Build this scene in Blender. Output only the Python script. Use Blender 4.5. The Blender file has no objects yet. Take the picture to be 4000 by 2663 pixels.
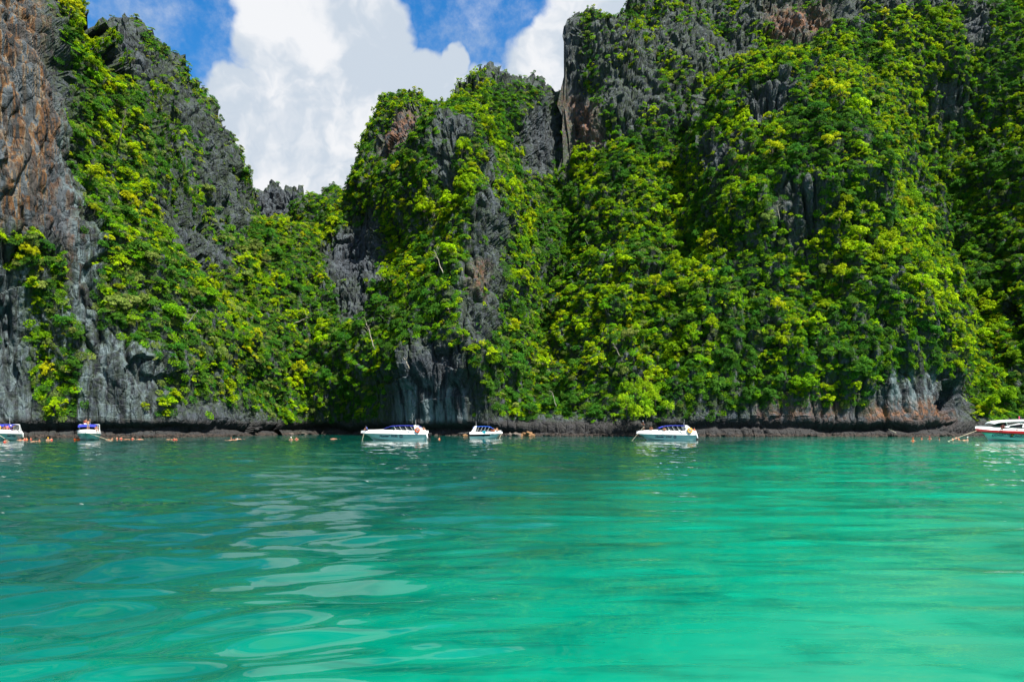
import bpy, bmesh, math, random, time
import numpy as np
from mathutils import Vector, Quaternion, Matrix
T0 = time.time()
rng = np.random.default_rng(7)
random.seed(7)
PI = math.pi
sc = bpy.context.scene
col = sc.collection

# ------------------------------------------------------------------ camera
CAM_H, FPX, HY, CX = 2.3, 2667.0, 1668.0, 2000.0
cam_d = bpy.data.cameras.new('camera'); cam = bpy.data.objects.new('camera', cam_d); col.objects.link(cam)
cam.location = (0, 0, CAM_H); cam.rotation_euler = (PI/2, 0, 0)
cam_d.sensor_width = 36; cam_d.lens = 24
cam_d.shift_y = (HY-1331.5)/4000
cam_d.clip_end = 5000
sc.camera = cam

# ------------------------------------------------------------------ sun and exposure
SUN_EL, SUN_AZ = math.radians(59), math.radians(130)     # azimuth clockwise from +Y: behind the camera, to the right
sun_dir = Vector((math.sin(SUN_AZ)*math.cos(SUN_EL), math.cos(SUN_AZ)*math.cos(SUN_EL), math.sin(SUN_EL)))
sd = bpy.data.lights.new('sun', 'SUN'); sd.energy = 5.0; sd.angle = math.radians(0.53); sd.color = (1, 0.95, 0.86)
so = bpy.data.objects.new('sun', sd); col.objects.link(so)
so.rotation_euler = sun_dir.to_track_quat('Z', 'Y').to_euler()
sc.view_settings.view_transform = 'Standard'; sc.view_settings.look = 'None'
sc.view_settings.exposure = 1.5; sc.view_settings.gamma = 1.0
sc.view_settings.use_curve_mapping = False
sc.cycles.max_bounces = 5; sc.cycles.diffuse_bounces = 3; sc.cycles.glossy_bounces = 2; sc.cycles.transparent_max_bounces = 4
sc.cycles.use_adaptive_sampling = True; sc.cycles.adaptive_threshold = 0.03
sc.cycles.caustics_reflective = False; sc.cycles.caustics_refractive = False
sc.cycles.use_denoising = True

# ------------------------------------------------------------------ node helpers
def new_mat(name):
    m = bpy.data.materials.new(name); m.use_nodes = True
    nt = m.node_tree
    for n in list(nt.nodes): nt.nodes.remove(n)
    out = nt.nodes.new('ShaderNodeOutputMaterial')
    return m, nt, out
class NT:
    def __init__(s, nt): s.nt = nt
    def n(s, t, **kw):
        x = s.nt.nodes.new(t)
        for k, v in kw.items(): setattr(x, k, v)
        return x
    def l(s, a, b): s.nt.links.new(a, b)
    def setin(s, sock, v):
        if hasattr(v, 'is_linked') or isinstance(v, bpy.types.NodeSocket): s.l(v, sock)
        else: sock.default_value = v
    def math(s, op, a, b=0.0, c=None, clamp=False):
        x = s.n('ShaderNodeMath', operation=op, use_clamp=clamp)
        s.setin(x.inputs[0], a); s.setin(x.inputs[1], b)
        if c is not None: s.setin(x.inputs[2], c)
        return x.outputs[0]
    def vmath(s, op, a, b=None):
        x = s.n('ShaderNodeVectorMath', operation=op)
        s.setin(x.inputs[0], a)
        if b is not None: s.setin(x.inputs[1], b)
        return x.outputs['Value'] if op in ('DOT_PRODUCT', 'LENGTH') else x.outputs[0]
    def mapr(s, v, a, b, c=0.0, d=1.0, smooth=True):
        x = s.n('ShaderNodeMapRange', clamp=True)
        x.interpolation_type = 'SMOOTHSTEP' if smooth else 'LINEAR'
        s.setin(x.inputs[0], v)
        for i, q in enumerate((a, b, c, d)): s.setin(x.inputs[i+1], q)
        return x.outputs[0]
    def mix(s, f, a, b, mode='MIX'):
        x = s.n('ShaderNodeMix', data_type='RGBA', blend_type=mode)
        s.setin(x.inputs[0], f)
        for q, sock in ((a, x.inputs[6]), (b, x.inputs[7])):
            if isinstance(q, tuple): q = (q + (1,)) if len(q) == 3 else q
            s.setin(sock, q)
        return x.outputs[2]
    def noise(s, vec, scale, detail=3, rough=0.55, dist=0.0):
        x = s.n('ShaderNodeTexNoise'); s.l(vec, x.inputs['Vector'])
        x.inputs['Scale'].default_value = scale; x.inputs['Detail'].default_value = detail
        x.inputs['Roughness'].default_value = rough; x.inputs['Distortion'].default_value = dist
        return x.outputs['Fac']
    def scaled(s, vec, sx, sy, sz):
        return s.vmath('MULTIPLY', vec, (sx, sy, sz))
    def attr(s, name, out='Fac', typ='GEOMETRY'):
        x = s.n('ShaderNodeAttribute', attribute_name=name, attribute_type=typ); return x.outputs[out]
    def bump(s, h, strength, dist, normal=None):
        x = s.n('ShaderNodeBump'); x.inputs['Strength'].default_value = strength; x.inputs['Distance'].default_value = dist
        s.l(h, x.inputs['Height'])
        if normal is not None: s.l(normal, x.inputs['Normal'])
        return x.outputs[0]

# ------------------------------------------------------------------ world: sky with cumulus
w = bpy.data.worlds.new('World'); sc.world = w; w.use_nodes = True
wn = w.node_tree
for n in list(wn.nodes): wn.nodes.remove(n)
N = NT(wn)
wo = N.n('ShaderNodeOutputWorld'); bg = N.n('ShaderNodeBackground')
N.l(bg.outputs[0], wo.inputs[0])
sky = N.n('ShaderNodeTexSky', sky_type='NISHITA'); sky.sun_disc = False
sky.sun_elevation = SUN_EL; sky.sun_rotation = SUN_AZ
sky.air_density = 1.0; sky.dust_density = 0.3; sky.ozone_density = 3.0
bg.inputs[1].default_value = 0.105
tc = N.n('ShaderNodeTexCoord'); dirv = tc.outputs['Generated']
def pdir(px, py):
    return Vector(((px-CX)/FPX, 1, (HY-py)/FPX)).normalized()
# cumulus bodies standing in the sky (direction, angular radius in image px at the centre)
blobs = [(1150,70,190),(1290,130,240),(1430,80,170),(1470,200,130),(1120,260,170),(1280,360,260),(920,420,120),(1010,540,210),(1230,620,320),(1450,480,190),
         (1620,350,120),(1765,250,60),(1100,800,220),(1700,430,140),(2140,215,110),(2260,120,150),(2160,330,180),(2020,430,120),(1880,420,120),(860,560,170),(1560,560,220),(1350,760,200),(2330,-20,170),(1300,-200,280),(1020,-15,60)]
warp = N.n('ShaderNodeTexNoise'); N.l(dirv, warp.inputs['Vector']); warp.inputs['Scale'].default_value = 8; warp.inputs['Detail'].default_value = 4; warp.inputs['Roughness'].default_value = 0.62
wdir = N.vmath('ADD', dirv, N.scaled(N.vmath('SUBTRACT', warp.outputs['Color'], (0.5, 0.5, 0.5)), 0.10, 0.10, 0.10))
wdir = N.vmath('NORMALIZE', wdir)
acc = None
for px, py, r_ in blobs:
    c = pdir(px, py); ra = r_/FPX*(c.y**1.6)
    a0, a1 = math.cos(ra*1.35), math.cos(ra*0.35)
    v = N.math('MULTIPLY_ADD', N.vmath('DOT_PRODUCT', wdir, tuple(c)), 1/(a1-a0), -a0/(a1-a0))
    acc = v if acc is None else N.math('MAXIMUM', acc, v)
# the same sort of cloud stands all round the sky
ysep = N.n('ShaderNodeSeparateXYZ'); N.l(dirv, ysep.inputs[0])
allround = N.math('MULTIPLY', N.mapr(N.noise(wdir, 2.6, 2, 0.5), 0.50, 0.64), N.mapr(ysep.outputs[1], 0.74, 0.60))
acc = N.math('MAXIMUM', N.math('MINIMUM', acc, 1.0), allround)
fine = N.noise(dirv, 20, 7, 0.66)
mask = N.math('ADD', acc, N.math('MULTIPLY', N.math('SUBTRACT', fine, 0.5), 0.85))
mask = N.mapr(mask, -0.14, 0.46)
wisp = N.noise(N.scaled(dirv, 1, 1, 2.2), 7, 4, 0.66)
mask = N.math('MAXIMUM', mask, N.math('MULTIPLY', N.mapr(wisp, 0.60, 0.82), 0.35))
up = N.vmath('ADD', wdir, (0.02, 0.0, 0.05))
s1 = N.noise(wdir, 7.5, 5, 0.55); s2 = N.noise(up, 7.5, 5, 0.55)
rel = N.mapr(N.math('SUBTRACT', s1, s2), -0.09, 0.09)
ccol = N.mix(rel, (2.05, 2.32, 2.65), (3.05, 3.1, 3.2))
hs = N.n('ShaderNodeHueSaturation'); hs.inputs['Saturation'].default_value = 1.38; hs.inputs['Value'].default_value = 0.70
N.l(sky.outputs[0], hs.inputs['Color'])
N.l(N.mix(mask, hs.outputs[0], ccol), bg.inputs[0])

# ------------------------------------------------------------------ numpy noise
def _hash(ix, iy, iz, seed):
    h = (ix.astype(np.uint32)*np.uint32(374761393) + iy.astype(np.uint32)*np.uint32(668265263)
         + iz.astype(np.uint32)*np.uint32(2147483647) + np.uint32(seed*974711 & 0xffffffff))
    h = (h ^ (h >> np.uint32(13)))*np.uint32(1274126177)
    h = (h ^ (h >> np.uint32(15)))*np.uint32(2246822519)
    return ((h ^ (h >> np.uint32(16))) & np.uint32(0xffffff)).astype(np.float32)/np.float32(0x7fffff) - 1
def vn(x, y, z, seed=0):
    x = np.asarray(x, np.float32); y = np.asarray(y, np.float32); z = np.asarray(z, np.float32)
    x, y, z = np.broadcast_arrays(x, y, z)
    fx, fy, fz = np.floor(x), np.floor(y), np.floor(z)
    ix, iy, iz = fx.astype(np.int64), fy.astype(np.int64), fz.astype(np.int64)
    ax, ay, az = x-fx, y-fy, z-fz
    ax = ax*ax*ax*(ax*(ax*6-15)+10); ay = ay*ay*ay*(ay*(ay*6-15)+10); az = az*az*az*(az*(az*6-15)+10)
    r = 0
    for dx in (0, 1):
        wx = ax if dx else 1-ax
        for dy in (0, 1):
            wy = ay if dy else 1-ay
            for dz in (0, 1):
                wz = az if dz else 1-az
                r = r + wx*wy*wz*_hash(ix+dx, iy+dy, iz+dz, seed)
    return r
def fbm(x, y, z, seed=0, oct=4, gain=0.5):
    a, s, r, t = 1.0, 1.0, 0, 0
    for o in range(oct):
        r = r + a*vn(x*s, y*s, z*s, seed+o*17); t += a; a *= gain; s *= 2.03
    return r/t

# ------------------------------------------------------------------ object helpers
def link(o): col.objects.link(o); return o
def tag(o, label=None, cat=None, group=None, kind=None):
    if label: o['label'] = label
    if cat: o['category'] = cat
    if group: o['group'] = group
    if kind: o['kind'] = kind
    return o
def empty(name, loc=(0, 0, 0), rz=0.0):
    o = bpy.data.objects.new(name, None); o.empty_display_size = 0.2
    o.location = loc; o.rotation_euler = (0, 0, rz); return link(o)
def mesh_obj(name, verts, faces, mats, parent=None, smooth=False, matidx=None):
    me = bpy.data.meshes.new(name); me.from_pydata([tuple(v) for v in verts], [], [tuple(f) for f in faces]); me.update()
    for m in (mats if isinstance(mats, (list, tuple)) else [mats]): me.materials.append(m)
    if matidx is not None: me.polygons.foreach_set('material_index', np.asarray(matidx, np.int32))
    if smooth: me.polygons.foreach_set('use_smooth', np.ones(len(me.polygons), bool))
    o = bpy.data.objects.new(name, me); link(o)
    if parent is not None: o.parent = parent
    return o
def fast_mesh(name, V, Q, smooth=True):
    """V (n,3) float, Q (m,4) int quads -> mesh"""
    me = bpy.data.meshes.new(name)
    me.vertices.add(len(V)); me.vertices.foreach_set('co', np.ascontiguousarray(V, np.float32).ravel())
    k = Q.shape[1]
    me.loops.add(Q.size); me.loops.foreach_set('vertex_index', np.ascontiguousarray(Q, np.int32).ravel())
    me.polygons.add(len(Q)); me.polygons.foreach_set('loop_start', np.arange(0, Q.size, k, dtype=np.int32))
    me.polygons.foreach_set('loop_total', np.full(len(Q), k, np.int32))
    me.polygons.foreach_set('use_smooth', np.full(len(Q), smooth, bool))
    me.update(calc_edges=True); me.validate()
    return me
def fattr(me, name, arr, typ='FLOAT', dom='POINT'):
    a = me.attributes.new(name, typ, dom)
    if typ == 'FLOAT_VECTOR': a.data.foreach_set('vector', np.ascontiguousarray(arr, np.float32).ravel())
    else: a.data.foreach_set('value', np.ascontiguousarray(arr, np.float32 if typ == 'FLOAT' else np.int32))
def unproj(px, py, Y):
    return np.stack([(px-CX)/FPX*Y, Y*np.ones_like(px), CAM_H+(HY-py)/FPX*Y], -1)
def at(px, py, Y): return Vector(((px-CX)/FPX*Y, Y, CAM_H+(HY-py)/FPX*Y))

def simple_mat(name, c, rough=0.5, spec=0.4, var=0.0, metal=0.0, coat=0.0):
    m, nt, out = new_mat(name); M = NT(nt)
    p = M.n('ShaderNodeBsdfPrincipled'); M.l(p.outputs[0], out.inputs[0])
    p.inputs['Roughness'].default_value = rough; p.inputs['Specular IOR Level'].default_value = spec
    p.inputs['Metallic'].default_value = metal; p.inputs['Coat Weight'].default_value = coat
    g = M.n('ShaderNodeNewGeometry')
    nz = M.noise(g.outputs['Position'], 3.0, 4, 0.6)
    c2 = tuple(x*(1-var) for x in c)
    M.l(M.mix(nz, c2, c), p.inputs['Base Color'])
    return m

# ------------------------------------------------------------------ water
def water_material():
    m, nt, out = new_mat('lagoon_water'); M = NT(nt)
    p = M.n('ShaderNodeBsdfPrincipled'); M.l(p.outputs[0], out.inputs[0])
    g = M.n('ShaderNodeNewGeometry'); P = g.outputs['Position']
    sep = M.n('ShaderNodeSeparateXYZ'); M.l(P, sep.inputs[0]); X, Y = sep.outputs[0], sep.outputs[1]
    # depth of the lagoon floor: a pale sand flat comes up near the viewer to the right, deep channel beyond
    n1 = M.noise(M.scaled(P, 0.05, 0.09, 0), 1.0, 4, 0.55, 0.4)
    shallow = M.mapr(M.math('ADD', Y, M.math('ADD', M.math('MULTIPLY', X, -2.3), M.math('MULTIPLY', n1, 16))), 4, 38, 1, 0)
    far = M.mapr(M.math('ADD', Y, M.math('MULTIPLY', n1, 40)), 118, 170)
    c = M.mix(shallow, (0.0002, 0.046, 0.038), (0.0003, 0.165, 0.100))
    c = M.mix(M.math('MULTIPLY', far, 0.55), c, (0.0003, 0.052, 0.042))
    # patches of weed and sand seen through the water, with ripple shading painted in
    n2 = M.noise(M.scaled(P, 0.30, 0.62, 0), 1.0, 5, 0.6, 0.8)
    c = M.mix(M.math('MULTIPLY', M.mapr(n2, 0.50, 0.68), 0.50), c, (0.0003, 0.030, 0.023))
    ripple_dark = M.noise(M.scaled(P, 0.32, 2.4, 0), 1.0, 5, 0.62, 0.6)  # dark ripple lines put into the base colour as stretched streaks
    c = M.mix(M.math('MULTIPLY', M.mapr(ripple_dark, 0.52, 0.63), 0.42), c, (0.0003, 0.048, 0.035))
    sand = M.math('MULTIPLY', M.mapr(M.math('ADD', M.math('SUBTRACT', M.math('MULTIPLY', X, 1.3), Y), M.math('MULTIPLY', n1, 6)), -3.2, 2.5), M.mapr(n2, 0.35, 0.6, 1.0, 0.35))
    c = M.mix(M.math('MULTIPLY', sand, 0.55), c, (0.036, 0.170, 0.105))
    weed = M.math('MULTIPLY', M.mapr(X, 4, -14), M.mapr(M.noise(M.scaled(P, 1.1, 2.3, 0), 1.0, 5, 0.65, 1.2), 0.52, 0.66))
    c = M.mix(M.math('MULTIPLY', weed, 0.35), c, (0.012, 0.10, 0.018))
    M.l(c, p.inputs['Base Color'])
    p.inputs['Roughness'].default_value = 0.03; p.inputs['IOR'].default_value = 1.33
    p.inputs['Specular IOR Level'].default_value = 0.5
    # small ripples
    r1 = M.noise(M.scaled(P, 0.06, 0.22, 1), 1.0, 7, 0.52, 0.3)
    r2 = M.noise(M.scaled(P, 2.2, 5.0, 1), 1.0, 3, 0.5)
    fade = M.mapr(Y, 8, 26, 0.03, 1.0)
    h = M.math('ADD', M.math('MULTIPLY', M.math('MULTIPLY', r1, fade), 0.36), M.math('MULTIPLY', r2, M.math('MAXIMUM', M.mapr(Y, 8, 40, 0.0012, 0.022), M.mapr(X, -2, 3, 0.001, 0.0045))))
    M.l(M.bump(h, 1.0, 1.0), p.inputs['Normal'])
    return m
rr = np.exp(np.linspace(math.log(1.2), math.log(520), 620))
th = np.concatenate([np.linspace(-180, -52, 30)[:-1], np.linspace(-52, 52, 700), np.linspace(52, 180, 30)[1:]])
th = np.radians(th)
RR, TH = np.meshgrid(rr, th, indexing='ij')
WX = RR*np.sin(TH); WY = RR*np.cos(TH)
def wave(x, y):
    z = np.zeros_like(x)
    amp_l = np.minimum(np.clip(0.9 - x/1.6, 0.25, 5.6), np.clip(70/np.hypot(x, y), 1.0, 5.6))              # the boat's own wake rolls off to the left
    ca, sa = math.cos(0.33), math.sin(0.33)
    u = x*ca + y*sa; v = -x*sa + y*ca
    z += amp_l*0.032*fbm(u*0.45, v*1.5, 0*x, 3, 2)
    z += amp_l*0.010*vn(u*1.3, v*3.6, 0*x, 5)
    z += 0.026*vn(x*0.5+3, y*1.9, 0*x, 8)*np.clip(np.hypot(x, y)/9-0.4, 0.4, 1.6) + 0.006*vn(x*1.3+3, y*4.1, 0*x, 9)
    z += 0.085*fbm(x*.20+9, y*.60, 0*x, 21, 2)*np.clip((np.hypot(x, y)-9)/16, 0, 1.3)
    for k, (L, ang, a) in enumerate([(2.7, 1.45, .010), (1.7, 1.75, .006), (4.3, 1.2, .014)]):
        z += a*amp_l*np.sin(2*PI/L*(x*math.cos(ang)+y*math.sin(ang)) + 2.2*vn(x*.15, y*.15, 0*x, 30+k))
    return z
fade = np.clip(1 - (RR-55)/120, 0.25, 1)*np.clip(RR/3, 0, 1)
WZ = wave(WX, WY)*fade
nR, nT = RR.shape
V = np.stack([WX, WY, WZ], -1).reshape(-1, 3)
idx = np.arange(nR*nT).reshape(nR, nT)
Q = np.stack([idx[:-1, :-1], idx[:-1, 1:], idx[1:, 1:], idx[1:, :-1]], -1).reshape(-1, 4)[:, ::-1]
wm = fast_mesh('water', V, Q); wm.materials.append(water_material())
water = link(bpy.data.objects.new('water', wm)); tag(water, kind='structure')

# ------------------------------------------------------------------ cliffs
def rock_material(warm=0.0):
    m, nt, out = new_mat('karst_limestone'); M = NT(nt)
    p = M.n('ShaderNodeBsdfPrincipled'); M.l(p.outputs[0], out.inputs[0])
    g = M.n('ShaderNodeNewGeometry'); P = g.outputs['Position']
    sep = M.n('ShaderNodeSeparateXYZ'); M.l(P, sep.inputs[0]); Z = sep.outputs[2]
    streak = M.noise(M.scaled(P, 0.55, 0.55, 0.05), 1.0, 6, 0.62, 0.25)
    streak2 = M.noise(M.scaled(P, 1.6, 1.6, 0.10), 1.0, 5, 0.6, 0.2)
    blot = M.noise(P, 0.35, 6, 0.65, 0.4)
    fine = M.noise(P, 2.2, 5, 0.7)
    c = M.mix(M.mapr(streak, 0.36, 0.62), (0.012, 0.015, 0.020), (0.048, 0.059, 0.072))
    c = M.mix(M.mapr(streak2, 0.55, 0.75), c, (0.105, 0.118, 0.13))
    c = M.mix(M.math('MULTIPLY', M.mapr(blot, 0.52, 0.70), 0.7), c, (0.028, 0.028, 0.034))
    c = M.mix(M.mapr(fine, 0.62, 0.80), c, (0.12, 0.127, 0.13))
    # ochre iron stains and pale flowstone drips
    st = M.attr('stain')
    dr = M.noise(M.scaled(P, 0.55, 0.55, 0.020), 1.0, 6, 0.62, 0.3)
    drip = M.mix(M.mapr(dr, 0.40, 0.46), (0.012, 0.013, 0.014), (0.095, 0.043, 0.014))
    drip = M.mix(M.mapr(dr, 0.49, 0.52), drip, (0.15, 0.11, 0.068))
    drip = M.mix(M.mapr(dr, 0.53, 0.56), drip, (0.065, 0.078, 0.088))
    c = M.mix(st, c, M.mix(M.math('MULTIPLY', M.mapr(streak, 0.44, 0.56), 0.8), drip, (0.024, 0.030, 0.034)))
    och = M.attr('ochre')
    c = M.mix(M.math('MULTIPLY', och, M.mapr(M.noise(P, 0.5, 6, 0.7, 0.3), 0.38, 0.6)), c, (0.17, 0.070, 0.030))
    blu = M.attr('pale')
    c = M.mix(M.math('MULTIPLY', blu, M.mapr(streak, 0.42, 0.62)), c, (0.14, 0.19, 0.20))
    # moss and creeping plants on the rock itself
    vg = M.math('MULTIPLY', M.attr('veg'), M.mapr(M.noise(P, 0.9, 5, 0.7), 0.40, 0.58))
    c = M.mix(vg, c, M.mix(fine, (0.012, 0.024, 0.006), (0.04, 0.07, 0.012)))
    # tide zone: black algae above, barnacle-grey foot below
    edge = M.math('MULTIPLY', M.math('SUBTRACT', M.noise(M.scaled(P, 0.8, 0.8, 0.2), 1.0, 4, 0.6), 0.5), 1.6)
    zz = M.math('ADD', Z, edge)
    c = M.mix(M.math('MULTIPLY', M.mapr(zz, 4.8, 3.2), 0.85), c, (0.022, 0.020, 0.020))
    foot = M.mix(M.mapr(fine, 0.42, 0.62), (0.012, 0.010, 0.009), (0.050, 0.038, 0.030))
    c = M.mix(M.mapr(zz, 0.85, 0.55), c, foot)
    M.l(c, p.inputs['Base Color'])
    p.inputs['Roughness'].default_value = 0.85; p.inputs['Specular IOR Level'].default_value = 0.25
    vor = M.n('ShaderNodeTexVoronoi', feature='DISTANCE_TO_EDGE'); M.l(M.scaled(P, 1, 1, 0.45), vor.inputs['Vector']); vor.inputs['Scale'].default_value = 0.55
    cr = M.mapr(vor.outputs['Distance'], 0.0, 0.12)
    h = M.math('ADD', M.math('MULTIPLY', fine, 0.55), M.math('MULTIPLY', cr, 0.25))
    h = M.math('ADD', h, M.math('MULTIPLY', streak2, 0.7))
    M.l(M.bump(h, 0.9, 0.9), p.inputs['Normal'])
    return m
ROCK = rock_material()

BASE_X = [-900, -400, 0, 300, 600, 850, 1000, 1150, 1250, 1350, 1500, 1700, 1900, 2050, 2200, 2500, 2900, 3300, 3600, 3750, 3900, 4100, 5000]
BASE_D = [118, 130, 140, 146, 150, 165, 184, 204, 214, 204, 194, 186, 180, 178, 174, 170, 168, 166, 164, 172, 182, 188, 190]
def base_d(u): return np.interp(u, BASE_X, BASE_D)

def tps(ctrl, px, py):
    c = np.array(ctrl, float); P = c[:, :2]/1000; n = len(P)
    def K(d2): return np.where(d2 > 1e-12, 0.5*d2*np.log(d2+1e-12), 0)
    d2 = ((P[:, None]-P[None])**2).sum(-1)
    A = np.zeros((n+3, n+3)); A[:n, :n] = K(d2) + 0.002*np.eye(n); A[:n, n] = 1; A[:n, n+1:] = P; A[n, :n] = 1; A[n+1:, :n] = P.T
    b = np.zeros(n+3); b[:n] = c[:, 2]
    wgt = np.linalg.solve(A, b)
    r = wgt[n] + wgt[n+1]*px/1000 + wgt[n+2]*py/1000
    for i in range(n):
        r = r + wgt[i]*K((px/1000-P[i, 0])**2 + (py/1000-P[i, 1])**2)
    return r

def inpoly(px, py, poly, soft=25.0):
    """soft inside test: 1 inside, fading over `soft` px"""
    x = np.asarray(px, float); y = np.asarray(py, float)
    inside = np.zeros(x.shape, bool); dmin = np.full(x.shape, 1e9)
    n = len(poly)
    for i in range(n):
        x1, y1 = poly[i]; x2, y2 = poly[(i+1) % n]
        cond = ((y1 > y) != (y2 > y))
        with np.errstate(divide='ignore', invalid='ignore'):
            xi = (x2-x1)*(y-y1)/((y2-y1) if y2 != y1 else 1e-9)+x1
        inside ^= cond & (x < xi)
        dx, dy = x2-x1, y2-y1; L2 = dx*dx+dy*dy+1e-9
        t = np.clip(((x-x1)*dx+(y-y1)*dy)/L2, 0, 1)
        dmin = np.minimum(dmin, np.hypot(x-(x1+t*dx), y-(y1+t*dy)))
    s = np.where(inside, dmin, -dmin)
    return np.clip(0.5+s/(2*soft), 0, 1)

# where the rock stands bare (survey of the bay, in bearings): polygon, plant cover left on it
BARE = [
 ([(3630,1480),(3760,1490),(3790,1640),(3630,1640)], 0.0),
 ([(-600,-200),(120,-200),(160,60),(180,150),(240,300),(250,470),(280,560),(300,720),(310,900),(320,1130),(290,1120),(240,1000),(150,920),(60,900),(-600,900)], 0.02),
 ([(250,880),(330,880),(360,1150),(380,1300),(300,1260),(270,1100)], 0.10),
 ([(-600,1000),(20,960),(60,1080),(110,1250),(120,1450),(170,1690),(-600,1710)], 0.25),
 ([(330,1260),(430,1320),(520,1370),(630,1420),(640,1720),(190,1720),(250,1660),(330,1560),(340,1380)], 0.28),
 ([(430,110),(520,130),(560,200),(600,330),(540,330),(470,270)], 0.12),
 ([(560,160),(700,260),(820,440),(930,600),(1010,850),(960,930),(820,900),(700,700),(630,440)], 0.52),
 ([(650,760),(760,900),(900,1010),(860,1080),(720,980)], 0.35),
 ([(680,1600),(800,1580),(1000,1630),(1090,1660),(1120,1720),(600,1720)], 0.12),
 ([(1250,960),(1330,880),(1430,830),(1500,800),(1510,960),(1500,1110),(1400,1130),(1290,1090)], 0.03),
 ([(1310,1090),(1480,1120),(1440,1230),(1330,1240)], 0.30),
 ([(1465,600),(1480,540),(1550,440),(1640,440),(1660,490),(1580,560),(1500,610)], 0.10),
 ([(1735,480),(1800,455),(1830,470),(1822,530),(1740,535)], 0.03),
 ([(1690,560),(1745,520),(1740,640),(1710,700),(1690,660)], 0.08),
 ([(1860,560),(1930,560),(1960,900),(1960,1200),(1900,1420),(1800,1420),(1780,1250),(1830,980),(1840,760)], 0.50),
 ([(1500,1720),(1530,1520),(1620,1400),(1690,1350),(1800,1360),(1850,1500),(1860,1720)], 0.05),
 ([(1860,1600),(2070,1650),(2070,1720),(1860,1720)], 0.05),
 ([(2030,440),(2120,420),(2190,470),(2200,560),(2150,690),(2080,680),(2040,560)], 0.12),
 ([(1780,270),(2150,330),(2190,430),(2050,380),(1900,330)], 0.45),
 ([(2190,100),(2270,100),(2250,350),(2330,430),(2370,560),(2220,560)], 0.06),
 ([(2290,60),(2700,20),(3020,100),(2980,230),(2760,320),(2740,470),(2600,560),(2420,560),(2330,430)], 0.58),
 ([(2440,-100),(3900,-100),(3900,30),(3200,150),(3010,130),(2700,50),(2440,30)], 0.55),
 ([(3000,30),(3200,60),(3230,120),(3120,140),(3020,120)], 0.03),
 ([(2900,350),(3060,310),(3110,350),(3060,440),(2950,470),(2890,440)], 0.24),
 ([(2740,560),(2880,480),(2910,560),(2890,640),(2830,700),(2740,720)], 0.24),
 ([(3050,700),(3220,700),(3230,900),(3120,1000),(3000,960),(3010,800)], 0.45),
 ([(2700,1630),(2950,1610),(3100,1590),(3400,1590),(3440,1480),(3640,1470),(3720,1580),(3780,1630),(3800,1720),(2600,1720)], 0.10),
 ([(2060,1640),(2700,1650),(2700,1720),(2060,1720)], 0.05),
 ([(3740,1640),(4600,1640),(4600,1720),(3740,1720)], 0.06),
 ([(3740,100),(3830,60),(3850,190),(3770,210)], 0.1),
 ([(3650,330),(3760,330),(3770,460),(3660,470)], 0.2),
]
def cover(px, py):
    v = np.ones(np.shape(px))
    for poly, k in BARE:
        v = np.minimum(v, 1-(1-k)*inpoly(px, py, poly, 45))
    return v
OCHRE = [([(-600,-200),(130,-200),(170,250),(240,520),(200,900),(-600,900)], 'stain', 1.0),
         ([(100,60),(180,150),(260,500),(300,900),(320,1130),(260,1100),(180,700)], 'stain', 0.45),
         ([(230,430),(330,700),(390,1300),(300,1200)], 'pale', 0.9),
         ([(60,1000),(600,1300),(640,1720),(-600,1720),(-600,1000)], 'pale', 0.55),
         ([(1480,560),(1560,450),(1700,430),(1640,490),(1500,620)], 'ochre', 0.8),
         ([(1860,1050),(1890,1050),(1880,1160),(1840,1150)], 'ochre', 1.0),
         ([(1780,1500),(1850,1700),(1520,1720),(1600,1500)], 'pale', 0.8),
         ([(2215,380),(2330,430),(2340,560),(2215,560)], 'ochre', 0.8),
         ([(3000,20),(3230,40),(3230,140),(3000,130)], 'ochre', 0.9),
         ([(2880,650),(2980,560),(2990,640),(2900,720)], 'ochre', 0.6),
         ([(3380,1590),(3700,1570),(3720,1640),(3380,1650)], 'ochre', 1.0),
         ([(2950,1560),(3300,1560),(3300,1650),(2950,1660)], 'ochre', 0.5),
         ([(3440,1440),(3640,1440),(3650,1590),(3440,1590)], 'pale', 0.6)]

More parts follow.
